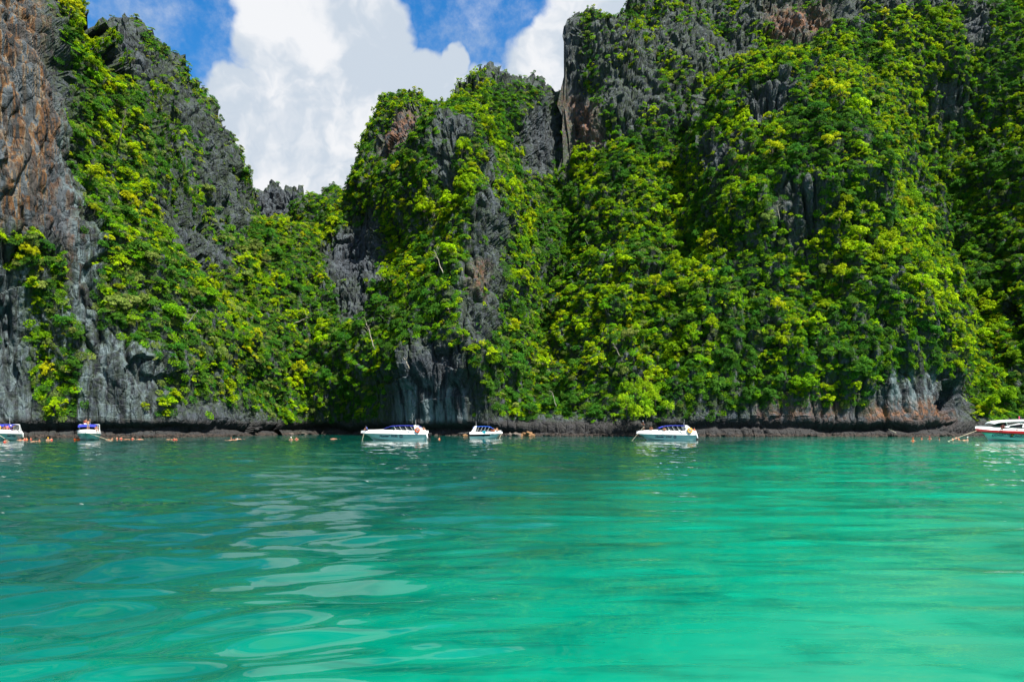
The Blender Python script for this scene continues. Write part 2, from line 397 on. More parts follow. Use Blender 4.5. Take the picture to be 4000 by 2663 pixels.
MASSES = []
def mass(name, sky_pts, ctrl, u0, u1, du, dv, seed, rim=22.0, spike=10.0, lump=1.0, flute=1.0, cave=None, base=None, foot=True):
    u = np.arange(u0, u1+0.1, du)
    sx, sy = zip(*sky_pts)
    s = np.interp(u, sx, sy)
    s = s - spike*np.abs(vn(u/23, 0*u, 0*u, seed+50))*1.3 + spike*0.9*vn(u/60, 0*u, 0*u, seed+51) - spike*0.5*np.abs(vn(u/9, 0*u, 0*u, seed+52))
    bd = base_d(u) if base is None else np.interp(u, *zip(*base))
    pyb = HY + (CAM_H+1.2)*FPX/bd
    s = np.minimum(s, pyb-6)
    nv = int((np.max(pyb)-np.min(s))/dv)
    t = np.linspace(0, 1, nv)
    t = np.concatenate([np.linspace(0, 0.045, 16)[:-1], 0.045+0.955*t])
    PX = np.repeat(u[:, None], len(t), 1)
    PY = pyb[:, None] + (s-pyb)[:, None]*t[None]
    c = list(ctrl) + [(float(x), 1700.0, float(base_d(x)) if base is None else float(np.interp(x, *zip(*base)))) for x in np.linspace(u0, u1, 9)]
    D = tps(c, PX, PY)
    wb = np.clip((PY-1640)/50, 0, 1)
    D = D*(1-wb) + bd[:, None]*wb
    # rounding towards the outline
    dist = np.full(PX.shape, 1e9)
    for k in range(-34, 35):
        j = np.clip(np.arange(len(u))+k, 0, len(u)-1)
        cand = np.hypot(k*du, np.maximum(0, PY - s[j][:, None]))
        dist = np.minimum(dist, cand)
    D = D + rim*np.exp(-dist/48.0)
    P = unproj(PX, PY, D)
    # normals of the smooth mass
    gu = np.gradient(P, axis=0); gv = np.gradient(P, axis=1)
    Nn = np.cross(gu, gv); Nn /= np.linalg.norm(Nn, axis=-1, keepdims=True)+1e-9
    Nn = np.where((Nn[..., 1:2] > 0), -Nn, Nn)
    X, Y, Z = P[..., 0], P[..., 1], P[..., 2]
    d = lump*(5.0*vn(X/24, Y/24, Z/38, seed) + 2.6*vn(X/10, Y/10, Z/20, seed+1) + 1.3*vn(X/4.2, Y/4.2, Z/11, seed+2))
    zt = Z/(9.0) + 1.5*vn(X/20, Y/20, Z/30, seed+3) + 0.4*vn(X/6, Y/6, Z/6, seed+4)
    d += 2.2*(zt-np.floor(zt))*np.clip((Z-6)/10, 0, 1)
    zt2 = Z/3.1 + 1.2*vn(X/9, Y/9, Z/9, seed+5)
    d += 0.45*(zt2-np.floor(zt2))*np.clip(0.5+vn(X/14, Y/14, Z/14, seed+13), 0, 1.3)
    f1 = np.abs(vn(X/2.5, Y/2.5, Z/26, seed+6)); f2 = np.abs(vn(X/1.2, Y/1.2, Z/15, seed+7))
    d += flute*(-2.0*np.clip(1-f1*2.2, 0, 1)**2 - 0.7*np.clip(1-f2*2.0, 0, 1)**2 + 0.8*f1)
    stn = np.zeros(PX.shape)
    for poly, k, a_ in OCHRE:
        if k == 'stain': stn = np.maximum(stn, inpoly(PX, PY, poly, 35))
    d = d*(1-0.55*stn) + stn*(1.6*vn(X/3.2, Y/3.2, Z/40, seed+14) + 0.9*vn(X/1.3, Y/1.3, Z/30, seed+15))
    d += 0.42*vn(X/1.1, Y/1.1, Z/2.6, seed+8) + 0.25*vn(X/.55, Y/.55, Z/1.2, seed+9)
    d *= np.clip((Z+0.5)/20, 0.30, 1)
    if foot:   # wave-cut notch with a projecting foot
        nz = 0.5*vn(X/7, Y/7, 0*Z, seed+10) + 0.25*vn(X/1.6, Y/1.6, 0*Z, seed+11)
        d -= 2.6*np.exp(-((Z-2.0-nz)/0.95)**2)
        d += 0.55*np.clip(1.0-(Z-0.1-0.6*nz)/0.6, 0, 1)*(0.7+nz)
        fz = np.clip(1.6-np.abs(Z-0.4)/1.2, 0, 1)
        d += fz*(0.40*vn(X/1.3, Y/1.3, Z/0.7, seed+16) + 0.28*vn(X/.6, Y/.6, Z/.45, seed+17)) - 0.5*fz*np.clip(1-np.abs(vn(X/2.2, Y/2.2, Z/9, seed+18))*2.6, 0, 1)
    if cave:
        for cpx, cpy, rx, ry, dep in cave:
            q = ((PX-cpx)/rx)**2 + ((PY-cpy)/ry)**2 + 0.35*vn(X/2, Y/2, Z/2, seed+12)
            d -= dep*np.clip(1.25-q, 0, 1)**0.6
    P = P + Nn*d[..., None]
    # the far side: over the top, back and down
    top = P[:, -1]
    back = []
    for dy, dz in ((4, -0.6), (14, -4.5), (30, -15), (52, -45)):
        back.append(top + np.stack([top[:, 0]*dy/top[:, 1], dy + 3*vn(u/70, 0*u+dy, 0*u, seed+20), dz + 2.0*vn(u/55, 0*u+dy, 0*u, seed+21)], -1))
    last = back[-1].copy(); last[:, 0] *= 1+18/last[:, 1]; last[:, 1] += 18; last[:, 2] = -2
    back.append(last)
    allP = np.concatenate([P, np.stack(back, 1)], 1)
    nu, nt = allP.shape[:2]
    idx = np.arange(nu*nt).reshape(nu, nt)
    Q = np.stack([idx[:-1, :-1], idx[1:, :-1], idx[1:, 1:], idx[:-1, 1:]], -1).reshape(-1, 4)
    me = fast_mesh(name, allP.reshape(-1, 3), Q, smooth=False)
    me.materials.append(ROCK)
    ext = lambda a: np.concatenate([a, np.repeat(a[:, -1:], 5, 1)], 1).ravel()
    cv = cover(PX, PY)
    if name == 'far_peak': cv = np.where(dist < 12, 0.6, 0.12)
    veg = np.clip(cv*1.05, 0, 1)
    fattr(me, 'veg', ext(veg))
    at_ = {'stain': np.zeros(PX.shape), 'ochre': np.zeros(PX.shape), 'pale': np.zeros(PX.shape)}
    for poly, k, a in OCHRE: at_[k] = np.maximum(at_[k], a*inpoly(PX, PY, poly, 35))
    for k, a in at_.items(): fattr(me, k, ext(a))
    o = link(bpy.data.objects.new(name, me)); tag(o, kind='structure')
    # fresh normals on the finished surface
    gu = np.gradient(P, axis=0); gv = np.gradient(P, axis=1)
    N2 = np.cross(gu, gv); N2 /= np.linalg.norm(N2, axis=-1, keepdims=True)+1e-9
    N2 = np.where((N2[..., 1:2] > 0), -N2, N2)
    MASSES.append(dict(name=name, P=P, N=Nn, N2=N2, PX=PX, PY=PY, cov=cv, dist=dist, sky=s))
    return o

mass('cliff_left', [(-900,-200),(-300,-120),(0,-70),(150,-30),(275,10),(290,70),(345,110),(400,145),(420,180),(450,215),(490,285),(560,330),(610,430),(650,540),(700,680),(750,830),(800,980),(850,1110),(900,1260),(960,1420),(1010,1560),(1040,1690)],  # out-of-view crest shaped low so the left-hand water mirrors more blue sky
     [(0,0,158),(-400,0,150),(-400,-400,170),(100,400,153),(200,900,150),(300,200,176),(420,160,196),(450,500,180),(640,540,196),(600,900,180),(850,1110,188),(700,1300,165),(400,1200,153),(960,1420,188),(100,1300,146),(250,-200,190)],
     -700, 1040, 5.5, 5.5, 11, rim=10, spike=9)
mass('cliff_left_peak', [(330,420),(400,230),(432,140),(455,118),(485,112),(520,125),(560,138),(590,165),(640,205),(700,262),(735,320),(775,378),(805,430),(850,482),(890,532),(928,600),(955,670),(975,735),(995,800),(1010,850),(1050,865),(1090,850),(1140,872),(1190,900),(1230,960),(1265,1050),(1285,1150),(1295,1300),(1285,1450),(1270,1560),(1255,1680)],
     [(460,115,232),(720,300,238),(950,660,240),(1000,840,238),(700,900,200),(560,400,222),(800,650,226),(900,1100,206),(1000,1300,204),(800,1400,180),(1090,860,246),(1190,910,246),(1250,1200,226),(1150,1300,214),(1100,1500,204),(600,1300,175)],
     330, 1270, 5.0, 5.0, 21, rim=18, spike=10)
mass('far_peak', [(900,790),(985,748),(1012,736),(1042,732),(1056,714),(1088,720),(1106,745),(1160,745),(1190,782),(1204,805),(1230,900)],
     [(900,800,330),(1200,800,330),(1060,1200,310),(1060,720,335)], 880, 1330, 5.0, 6.0, 31, rim=14, spike=9, base=[(880, 315), (1330, 315)], foot=False)
mass('middle_tower', [(1080,960),(1150,860),(1200,785),(1262,765),(1295,738),(1345,706),(1388,668),(1400,610),(1418,555),(1440,500),(1468,440),(1495,405),(1550,398),(1600,390),(1650,384),(1735,388),(1765,368),(1800,342),(1860,322),(1900,314),(1960,310),(2010,322),(2060,332),(2112,360),(2150,392),(2172,430),(2192,476),(2208,515),(2250,600),(2300,760)],
     [(1200,800,275),(1300,900,262),(1480,850,258),(1400,1050,250),(1480,390,280),(1600,400,270),(1900,290,292),(2100,350,292),(2200,520,290),(1800,460,236),(1700,480,240),(1780,800,212),(1800,1200,194),(1600,800,232),(1550,1150,214),(1450,1400,202),(1350,1400,209),(2050,600,270),(2000,800,228),(2090,850,258),(2040,1100,216),(2130,1150,236),(2090,1350,214),(1980,1400,188),(1250,1200,234),(2180,900,250)],
     1080, 2300, 5.0, 5.0, 41, rim=18, spike=8)
mass('cliff_right', [(2040,1690),(2060,1450),(2080,1050),(2100,790),(2120,690),(2150,622),(2185,556),(2210,512),(2214,420),(2216,300),(2222,215),(2240,122),(2262,92),(2285,84),(2300,62),(2345,48),(2400,40),(2440,32),(2455,-10),(2500,-90),(2700,-280),(3000,-430),(3400,-480),(3700,-430),(4000,-400),(4400,-450),(4900,-520)],  # out-of-view crest raised to darken the reflections in the right-hand water
     [(2230,500,276),(2230,150,292),(2450,0,305),(2500,400,268),(2700,200,285),(3000,0,300),(3500,0,300),(4000,0,290),(2320,700,250),(2400,1000,220),(2180,700,270),(2190,950,254),(2300,1000,232),(2170,1200,226),(2270,1250,206),(2160,1420,208),(2600,800,236),(2500,1300,186),(3100,500,262),(3400,400,260),(3650,500,274),(3720,750,266),(3950,600,252),(3790,1000,246),(4000,1000,228),(3880,1250,226),(4050,1250,205),(3860,1450,206),(4400,600,236),(4400,1200,205),(3000,1100,235)],
     2040, 4600, 6.0, 6.0, 51, rim=16, spike=9)
mass('front_ridge', [(2380,1690),(2420,1420),(2480,1160),(2550,960),(2620,790),(2670,650),(2705,540),(2725,470),(2745,390),(2768,325),(2820,275),(2900,248),(2990,215),(3080,226),(3160,255),(3230,300),(3350,300),(3450,355),(3525,430),(3565,540),(3600,680),(3640,800),(3680,900),(3718,1000),(3750,1100),(3778,1250),(3795,1400),(3815,1690)],
     [(2990,215,226),(2750,400,232),(2600,850,222),(2480,1200,204),(2900,600,206),(3000,1000,190),(2800,1200,184),(3200,300,222),(3400,350,220),(3600,680,212),(3400,700,192),(3300,1000,188),(3500,1000,186),(3700,1000,202),(3500,1300,172),(3760,1300,186),(3000,1400,176),(2600,1450,178)],
     2380, 3815, 5.0, 5.0, 61, rim=22, spike=8, cave=[(3690,1560,42,66,16.0)])
print('cliffs', round(time.time()-T0, 1))

# ------------------------------------------------------------------ foliage
def leaf_material(name, dark, light, trans=0.45):
    m, nt, out = new_mat(name); M = NT(nt)
    v = M.attr('leafv')
    oi = M.n('ShaderNodeObjectInfo')
    c = M.mix(v, dark, light)
    hs = M.n('ShaderNodeHueSaturation'); M.l(c, hs.inputs['Color'])
    M.l(M.mapr(oi.outputs['Random'], 0, 1, 0.485, 0.515, False), hs.inputs['Hue'])
    M.l(M.mapr(M.math('FRACT', M.math('MULTIPLY', oi.outputs['Random'], 7.31)), 0, 1, 0.74, 1.25, False), hs.inputs['Value'])
    p = M.n('ShaderNodeBsdfPrincipled'); p.inputs['Roughness'].default_value = 0.6; p.inputs['Specular IOR Level'].default_value = 0.06
    M.l(hs.outputs[0], p.inputs['Base Color'])
    tr = M.n('ShaderNodeBsdfTranslucent'); M.l(hs.outputs[0], tr.inputs[0])
    mx = M.n('ShaderNodeMixShader'); mx.inputs[0].default_value = trans
    M.l(p.outputs[0], mx.inputs[1]); M.l(tr.outputs[0], mx.inputs[2]); M.l(mx.outputs[0], out.inputs[0])
    return m
BARK = simple_mat('bark', (0.16, 0.13, 0.10), 0.9, 0.1, 0.5)
DEADWOOD = simple_mat('bleached_wood', (0.42, 0.37, 0.30), 0.9, 0.1, 0.4)
KINDS = ['lime', 'green', 'deep', 'olive', 'golden', 'plume']
LEAF = {
 'lime':   leaf_material('lime_leaves',   (0.105, 0.22, 0.002), (0.42, 0.56, 0.003)),
 'green':  leaf_material('green_leaves',  (0.045, 0.145, 0.003), (0.21, 0.40, 0.005)),
 'deep':   leaf_material('deep_leaves',   (0.018, 0.080, 0.008), (0.08, 0.22, 0.018)),
 'olive':  leaf_material('olive_leaves',  (0.065, 0.12, 0.016), (0.26, 0.33, 0.070)),
 'golden': leaf_material('golden_leaves', (0.16, 0.21, 0.003), (0.44, 0.48, 0.005)),
 'plume':  leaf_material('plume_leaves',  (0.13, 0.26, 0.004), (0.32, 0.52, 0.010)),
}
def leaf_quads(C, Nrm, size, r):
    n = len(C)
    Nrm = Nrm/(np.linalg.norm(Nrm, axis=1, keepdims=True)+1e-9)
    a = np.cross(Nrm, r.normal(size=(n, 3))); a /= np.linalg.norm(a, axis=1, keepdims=True)+1e-9
    b = np.cross(Nrm, a)
    s = size[:, None]
    w_ = s*r.uniform(0.45, 0.75, (n, 1))
    return np.stack([C-a*s, C-b*w_+Nrm*s*0.15, C+a*s, C+b*w_+Nrm*s*0.15], 1).reshape(-1, 3)
def tube(p0, p1, r0, r1, k=5):
    p0, p1 = np.array(p0, float), np.array(p1, float)
    ax = p1-p0; ax /= np.linalg.norm(ax)+1e-9
    a = np.cross(ax, [0.31, 0.9, 0.2]); a /= np.linalg.norm(a); b = np.cross(ax, a)
    v = []
    for p, r in ((p0, r0), (p1, r1)):
        for i in range(k):
            t = 2*PI*i/k; v.append(p + r*(math.cos(t)*a+math.sin(t)*b))
    f = [(i, (i+1) % k, k+(i+1) % k, k+i) for i in range(k)]
    return np.array(v), np.array(f)
def build_tree(kind, seed):
    """unit tree, crown radius about 1, standing on the origin"""
    r = np.random.default_rng(seed)
    nb = {'plume': 12, 'deep': 19, 'golden': 15}.get(kind, 17)
    blobs = []
    tall = r.uniform(0.75, 1.25)
    for i in range(nb):
        a = r.uniform(0, 2*PI); q = math.sqrt(r.uniform(0, 1))*0.86
        zz = 0.35 + tall*0.95*math.sqrt(max(0, 1-q*q))*r.uniform(0.30, 1.05)
        blobs.append((q*math.cos(a), q*math.sin(a), zz, r.uniform(0.17, 0.36)*(1.1-0.25*q)))
    Cs, Ns, Ss, Vs = [], [], [], []
    for bx, by, bz, br in blobs:
        n = int(80*(br/0.30)**2)
        d = r.normal(size=(n, 3)); d /= np.linalg.norm(d, axis=1, keepdims=True)
        d[:, 2] = np.where(d[:, 2] < -0.25, -d[:, 2]*0.8, d[:, 2])
        fl = 0.80
        if kind == 'plume': d[:, 2] *= 1.0
        C = np.array([bx, by, bz]) + d*br*r.uniform(0.72, 1.12, (n, 1))*np.array([1, 1, fl if kind != 'plume' else 1.5])
        Cs.append(C); Ns.append(d*0.8 + np.array([0, 0, 0.75]) + r.normal(size=(n, 3))*0.45)
        base = r.uniform(0.2, 0.85)
        Vs.append(np.clip(base + r.normal(size=n)*0.30, 0, 1)); Ss.append(r.uniform(0.045, 0.10, n)*(0.8 if kind == 'plume' else 1))
    C = np.concatenate(Cs); Nn = np.concatenate(Ns); S = np.concatenate(Ss); Vv = np.concatenate(Vs)
    LV = leaf_quads(C, Nn, S, r); LQ = np.arange(len(LV)).reshape(-1, 4)
    tv, tf = [], []
    def addt(*a):
        v, f = tube(*a); tf.append(f+sum(len(x) for x in tv)); tv.append(v)
    fork = np.array([r.uniform(-.1, .1), r.uniform(-.1, .1), 0.42])
    addt((0, 0, -0.25), fork, 0.075, 0.05)
    for bx, by, bz, br in blobs[:6]:
        addt(fork, (bx*0.9, by*0.9, bz-0.05), 0.035, 0.012, 4)
    TV = np.concatenate(tv); TF = np.concatenate(tf)
    return (LV, LQ, np.repeat(Vv, 4)), (TV, TF)
VARIANTS = []      # (kind, crown mesh, trunk mesh)
src = bpy.data.collections.new('tree_sources')
vid = 0
for k in KINDS:
    for s in range(3):
        (LV, LQ, lv), (TV, TF) = build_tree(k, 100+vid*7)
        cm = fast_mesh('crown_'+k, LV, LQ, smooth=False); cm.materials.append(LEAF[k]); fattr(cm, 'leafv', lv)
        tm = fast_mesh('trunk_'+k, TV, TF, smooth=True); tm.materials.append(BARK)
        jm = fast_mesh('whole_'+k, np.concatenate([LV, TV]), np.concatenate([LQ, TF+len(LV)]), smooth=False)
        jm.materials.append(LEAF[k]); jm.materials.append(BARK)
        jm.polygons.foreach_set('material_index', np.concatenate([np.zeros(len(LQ)), np.ones(len(TF))]).astype(np.int32))
        fattr(jm, 'leafv', np.concatenate([lv, np.zeros(len(TV))]))
        so_ = bpy.data.objects.new('source_%02d' % vid, jm); src.objects.link(so_)
        VARIANTS.append((k, cm, tm)); vid += 1
# creeper pads: flat clumps of leaves that cling to rock
NPAD = 6
for s in range(NPAD):
    r = np.random.default_rng(900+s); n = 170
    a = r.uniform(0, 2*PI, n); q = np.sqrt(r.uniform(0, 1, n))
    C = np.stack([q*np.cos(a), q*np.sin(a), 0.10+0.32*(1-q*q)*r.uniform(0.2, 1, n)], -1)
    Nn = np.stack([0.5*np.cos(a)*q, 0.5*np.sin(a)*q, 0*a+0.9], -1)+r.normal(size=(n, 3))*0.5
    LV = leaf_quads(C, Nn, r.uniform(0.09, 0.17, n), r); LQ = np.arange(len(LV)).reshape(-1, 4)
    pm = fast_mesh('pad', LV, LQ, smooth=False); pm.materials.append(LEAF[['deep', 'green', 'deep', 'green', 'olive', 'deep'][s]])
    fattr(pm, 'leafv', np.repeat(np.clip(r.normal(0.45, 0.25, n), 0, 1), 4))
    src.objects.link(bpy.data.objects.new('source_%02d' % (vid+s), pm))

# z-buffer of the bare rock in bearings (to know what the photo can show)
CELL = 12
zb = np.full((2800//CELL+80, 5600//CELL+10), 1e9)
def zcell(P):
    px = CX + P[..., 0]/P[..., 1]*FPX; py = HY - (P[..., 2]-CAM_H)/P[..., 1]*FPX
    i = np.clip(((py+600)/CELL).astype(int), 0, zb.shape[0]-1); j = np.clip(((px+900)/CELL).astype(int), 0, zb.shape[1]-1)
    return i, j, px, py
for M_ in MASSES:
    i, j, _, _ = zcell(M_['P']); np.minimum.at(zb, (i.ravel(), j.ravel()), M_['P'][..., 1].ravel())

# colour regions of the forest: weights over KINDS
def kind_weights(name, px, py):
    W = {'cliff_left': (.34, .24, .12, .12, .16, .02), 'cliff_left_peak': (.14, .26, .16, .38, .06, 0), 'far_peak': (.1, .3, .2, .4, 0, 0),
         'middle_tower': (.38, .28, .14, .12, .08, 0), 'cliff_right': (.38, .32, .16, .08, .06, 0), 'front_ridge': (.44, .36, .12, .03, .05, 0)}[name]
    W = np.array(W)
    if name == 'cliff_right' and px > 3600: W = np.array((.14, .46, .32, .06, .02, 0))
    if name == 'front_ridge' and 2700 < px < 3600 and py < 420: W = np.array((.50, .18, .04, .04, .24, 0))
    if name == 'cliff_left_peak' and py > 1100: W = np.array((.12, .36, .22, .28, .02, 0))
    if name == 'middle_tower' and px < 1700 and py > 1100: W = np.array((.16, .40, .34, .06, .04, 0))
    return W/W.sum()

pts = []           # dict per plant
r = np.random.default_rng(77)
def sample(M_, step, keep):
    """jittered surface samples about `step` m apart"""
    P, PX, PY = M_['P'], M_['PX'], M_['PY']
    gu = np.linalg.norm(np.gradient(P, axis=0), axis=-1); gv = np.linalg.norm(np.gradient(P, axis=1), axis=-1)
    area = np.minimum(gu, 2.5)*np.minimum(gv, 2.5)
    prob = np.clip(area/(step*step), 0, 1)*keep
    pick = r.random(prob.shape) < prob
    return np.argwhere(pick)
trees = []
for M_ in MASSES:
    P, PX, PY, N2, Nn = M_['P'], M_['PX'], M_['PY'], M_['N2'], M_['N']
    cov = M_['cov']
    patch = 0.5+0.5*fbm(P[..., 0]/9, P[..., 1]/9, P[..., 2]/30, 300, 3)
    thin = np.clip((cov - (1-patch)*{'front_ridge': 0.85, 'cliff_left': 0.98, 'cliff_right': 0.98}.get(M_['name'], 1.12))/0.40, 0, 1)          # open rock breaks through in patches
    keep = thin*np.clip((P[..., 2]-3.0)/2.0, 0, 1)
    keep *= np.clip(0.55+0.9*N2[..., 2], 0.25, 1.2)
    small = cov < 0.6
    vz = 1.6*fbm(P[..., 0]/13, P[..., 1]/13, P[..., 2]/18, 340, 2); vz2 = 1.6*fbm(P[..., 0]/15, P[..., 1]/15, P[..., 2]/15, 350, 2)
    for q in sample(M_, 1.5 if M_['name'] != 'far_peak' else 2.4, keep):
        a, b = q
        p = P[a, b]
        i, j, px, py = zcell(p)
        if p[1] > zb[i, j]+30: continue
        if px < -420 or px > 4420 or py < -330: continue
        w_ = kind_weights(M_['name'], px, py)
        w_ = w_*np.array([np.exp(3.8*vz[a, b]), 1, np.exp(-3.8*vz[a, b]), np.exp(1.5*vz2[a, b]), np.exp(1.6*vz[a, b]-1.2*vz2[a, b]), 1]); w_ /= w_.sum()
        kn = KINDS[r.choice(6, p=w_)]
        big = 0.38 + 1.05*r.random()**2.2 + (r.uniform(0.6, 1.5) if r.random() < 0.05 else 0)
        if small[a, b]: big *= 0.8
        if M_['dist'][a, b] < 70: big = min(big, 1.9)*0.8
        if kn in ('lime', 'golden'): big *= 1.1
        trees.append((M_['name'], p, Nn[a, b], kn, big, px, py, float(p[1])))
# the feathery bamboo stand by the water
for k in range(26):
    px = r.normal(2500, 48); py = r.uniform(1420, 1640); Y = 178 - (py-1420)/220*10 - 3
    p = np.array(at(px, py, Y)); trees.append(('cliff_right', p, np.array([0, -1, 0.2]), 'plume', r.uniform(1.6, 2.6), px, py, Y))
print('trees', len(trees), round(time.time()-T0, 1))

def plant_quat(nrm, lean, yaw):
    ax = Vector((nrm[0]*lean, nrm[1]*lean, 1.0)).normalized()
    return Vector((0, 0, 1)).rotation_difference(ax) @ Quaternion((0, 0, 1), yaw)

# rank by what the photo shows: apparent size, in frame, in front
score = np.array([t[4]/t[7]*(1.0 if (20 < t[5] < 3980 and 20 < t[6] < 1690) else 0) for t in trees])
front = []
for t in trees:
    i, j, _, _ = zcell(t[1]); front.append(t[7] < zb[i, j]+3)
score = score*np.array(front)
order = np.argsort(-score)
chosen = []; occ = {}
for o in order:                       # the 300 largest, not crowding one another out
    t = trees[o]
    cell = (int(t[5]//95), int(t[6]//95))
    if occ.get(cell, 0) >= 1: continue
    occ[cell] = occ.get(cell, 0)+1; chosen.append(o)
    if len(chosen) == 300: break
chosen_set = set(chosen)
CLIFF_WORDS = {'cliff_left': 'the orange-streaked left cliff', 'cliff_left_peak': 'the dark left peak', 'far_peak': 'the small far peak',
               'middle_tower': 'the middle rock tower', 'cliff_right': 'the tall right-hand cliff', 'front_ridge': 'the green ridge at right'}
KIND_WORDS = {'lime': 'lime-green', 'green': 'mid-green', 'deep': 'dark green', 'olive': 'dull olive', 'golden': 'golden-yellow', 'plume': 'feathery pale green'}
ORD = ['leftmost', 'second from left', 'third from left', 'fourth from left', 'fifth from left', 'sixth from left', 'seventh from left', 'eighth from left', 'ninth from left', 'tenth from left'] + ['%dth from left' % k for k in range(11, 60)]
def zone(py):
    return 'at the foot of' if py > 1400 else 'low on' if py > 1050 else 'halfway up' if py > 750 else 'high on' if py > 400 else 'near the top of'
bins = {}
for o in chosen:
    t = trees[o]; bins.setdefault((t[0], t[3], zone(t[6])), []).append(o)
lab = {}
for (nm, kn, zn), L in bins.items():
    L.sort(key=lambda o: trees[o][5])
    for q, o in enumerate(L):
        s = '%s tree %s %s' % (KIND_WORDS[kn], zn, CLIFF_WORDS[nm])
        lab[o] = s + (', alone of its colour' if len(L) == 1 else ', '+ORD[q])
for o in chosen:
    nm, p, nrm, kn, big, px, py, Y = trees[o]
    var = [v for v in VARIANTS if v[0] == kn][o % 3]
    e = empty('bamboo_clump' if kn == 'plume' else 'cliff_tree', tuple(p))
    e.rotation_mode = 'QUATERNION'; e.rotation_quaternion = plant_quat(nrm, 0.55, float(r.uniform(0, 2*PI)))
    sx = big*1.12
    e.scale = (sx, sx, sx*float(r.uniform(0.8, 1.35)))
    tag(e, lab[o] if kn != 'plume' else lab[o].replace('tree', 'bamboo clump'), 'bamboo' if kn == 'plume' else 'tree', 'trees growing on the cliffs' if kn != 'plume' else 'bamboo by the water')
    c_ = bpy.data.objects.new('crown', var[1]); col.objects.link(c_); c_.parent = e
    t_ = bpy.data.objects.new('trunk', var[2]); col.objects.link(t_); t_.parent = e

# everything else that grows: one mass of forest, one of creepers
def scatter(name, P, idx, rot, scl, label, cat):
    me = bpy.data.meshes.new(name)
    me.vertices.add(len(P)); me.vertices.foreach_set('co', np.ascontiguousarray(P, np.float32).ravel())
    fattr(me, 'which', np.array(idx), 'INT'); fattr(me, 'turn', np.array(rot), 'FLOAT_VECTOR'); fattr(me, 'size', np.array(scl), 'FLOAT_VECTOR')
    o = link(bpy.data.objects.new(name, me)); tag(o, label, cat, kind='stuff')
    ng = bpy.data.node_groups.new(name+'_nodes', 'GeometryNodeTree')
    ng.interface.new_socket('Geometry', in_out='INPUT', socket_type='NodeSocketGeometry')
    ng.interface.new_socket('Geometry', in_out='OUTPUT', socket_type='NodeSocketGeometry')
    gi = ng.nodes.new('NodeGroupInput'); go = ng.nodes.new('NodeGroupOutput')
    ip = ng.nodes.new('GeometryNodeInstanceOnPoints'); ci = ng.nodes.new('GeometryNodeCollectionInfo')
    ci.inputs['Collection'].default_value = src; ci.inputs['Separate Children'].default_value = True; ci.inputs['Reset Children'].default_value = True
    def na(n, t):
        x = ng.nodes.new('GeometryNodeInputNamedAttribute'); x.data_type = t; x.inputs['Name'].default_value = n; return x.outputs['Attribute']
    ng.links.new(gi.outputs[0], ip.inputs['Points']); ng.links.new(ci.outputs[0], ip.inputs['Instance'])
    ip.inputs['Pick Instance'].default_value = True
    ng.links.new(na('which', 'INT'), ip.inputs['Instance Index'])
    er = ng.nodes.new('FunctionNodeEulerToRotation'); ng.links.new(na('turn', 'FLOAT_VECTOR'), er.inputs[0]); ng.links.new(er.outputs[0], ip.inputs['Rotation'])
    ng.links.new(na('size', 'FLOAT_VECTOR'), ip.inputs['Scale'])
    ng.links.new(ip.outputs[0], go.inputs[0])
    md = o.modifiers.new('scatter', 'NODES'); md.node_group = ng
    return o
P_, I_, R_, S_ = [], [], [], []
for q, t in enumerate(trees):
    if q in chosen_set: continue
    nm, p, nrm, kn, big, px, py, Y = t
    P_.append(p); I_.append(KINDS.index(kn)*3 + q % 3)
    R_.append(tuple(plant_quat(nrm, 0.55, float(r.uniform(0, 2*PI))).to_euler()))
    b = big*0.90; S_.append((b, b, b*float(r.uniform(0.7, 1.4))))
scatter('forest', np.array(P_), I_, R_, S_, 'dense green bushes and small trees covering the cliff faces', 'forest')
P_, I_, R_, S_ = [], [], [], []
for M_ in MASSES:
    P, PX, PY, N2, Nn, cov = M_['P'], M_['PX'], M_['PY'], M_['N2'], M_['N'], M_['cov']
    patch = 0.5+0.5*fbm(P[..., 0]/9, P[..., 1]/9, P[..., 2]/30, 300, 3)
    keep = np.clip((cov*1.15 - (1-patch)*(0.8 if M_['name'] == 'front_ridge' else 1.0))/0.5, 0.03, 1)*np.clip((P[..., 2]-3)/3, 0, 1)*np.clip(0.5+1.0*N2[..., 2], 0.2, 1.2)
    keep = keep*np.clip((cov-0.30)/0.5, 0.06, 1)
    for a, b in sample(M_, 1.25, keep):
        p = P[a, b]; i, j, px, py = zcell(p)
        if p[1] > zb[i, j]+12 or px < -420 or px > 4420 or py < -330: continue
        n_ = 0.6*Nn[a, b]+0.6*N2[a, b]+np.array([0, 0, 0.25])
        qn = Vector((0, 0, 1)).rotation_difference(Vector(n_)) @ Quaternion((0, 0, 1), float(r.uniform(0, 6.28)))
        P_.append(p); R_.append(tuple(qn.to_euler())); s = float(r.uniform(0.5, 1.35)); S_.append((s, s, s))
        lush = M_['name'] in ('front_ridge', 'middle_tower', 'cliff_right')
        I_.append(vid + int(r.choice(NPAD, p=(.26, .16, .20, .16, .04, .18) if lush else (.22, .12, .20, .12, .18, .16))))
print('creepers', len(P_))
scatter('creepers', np.array(P_), I_, R_, S_, 'low creepers and shrubs clinging to the limestone faces', 'creepers')
print('foliage', round(time.time()-T0, 1))
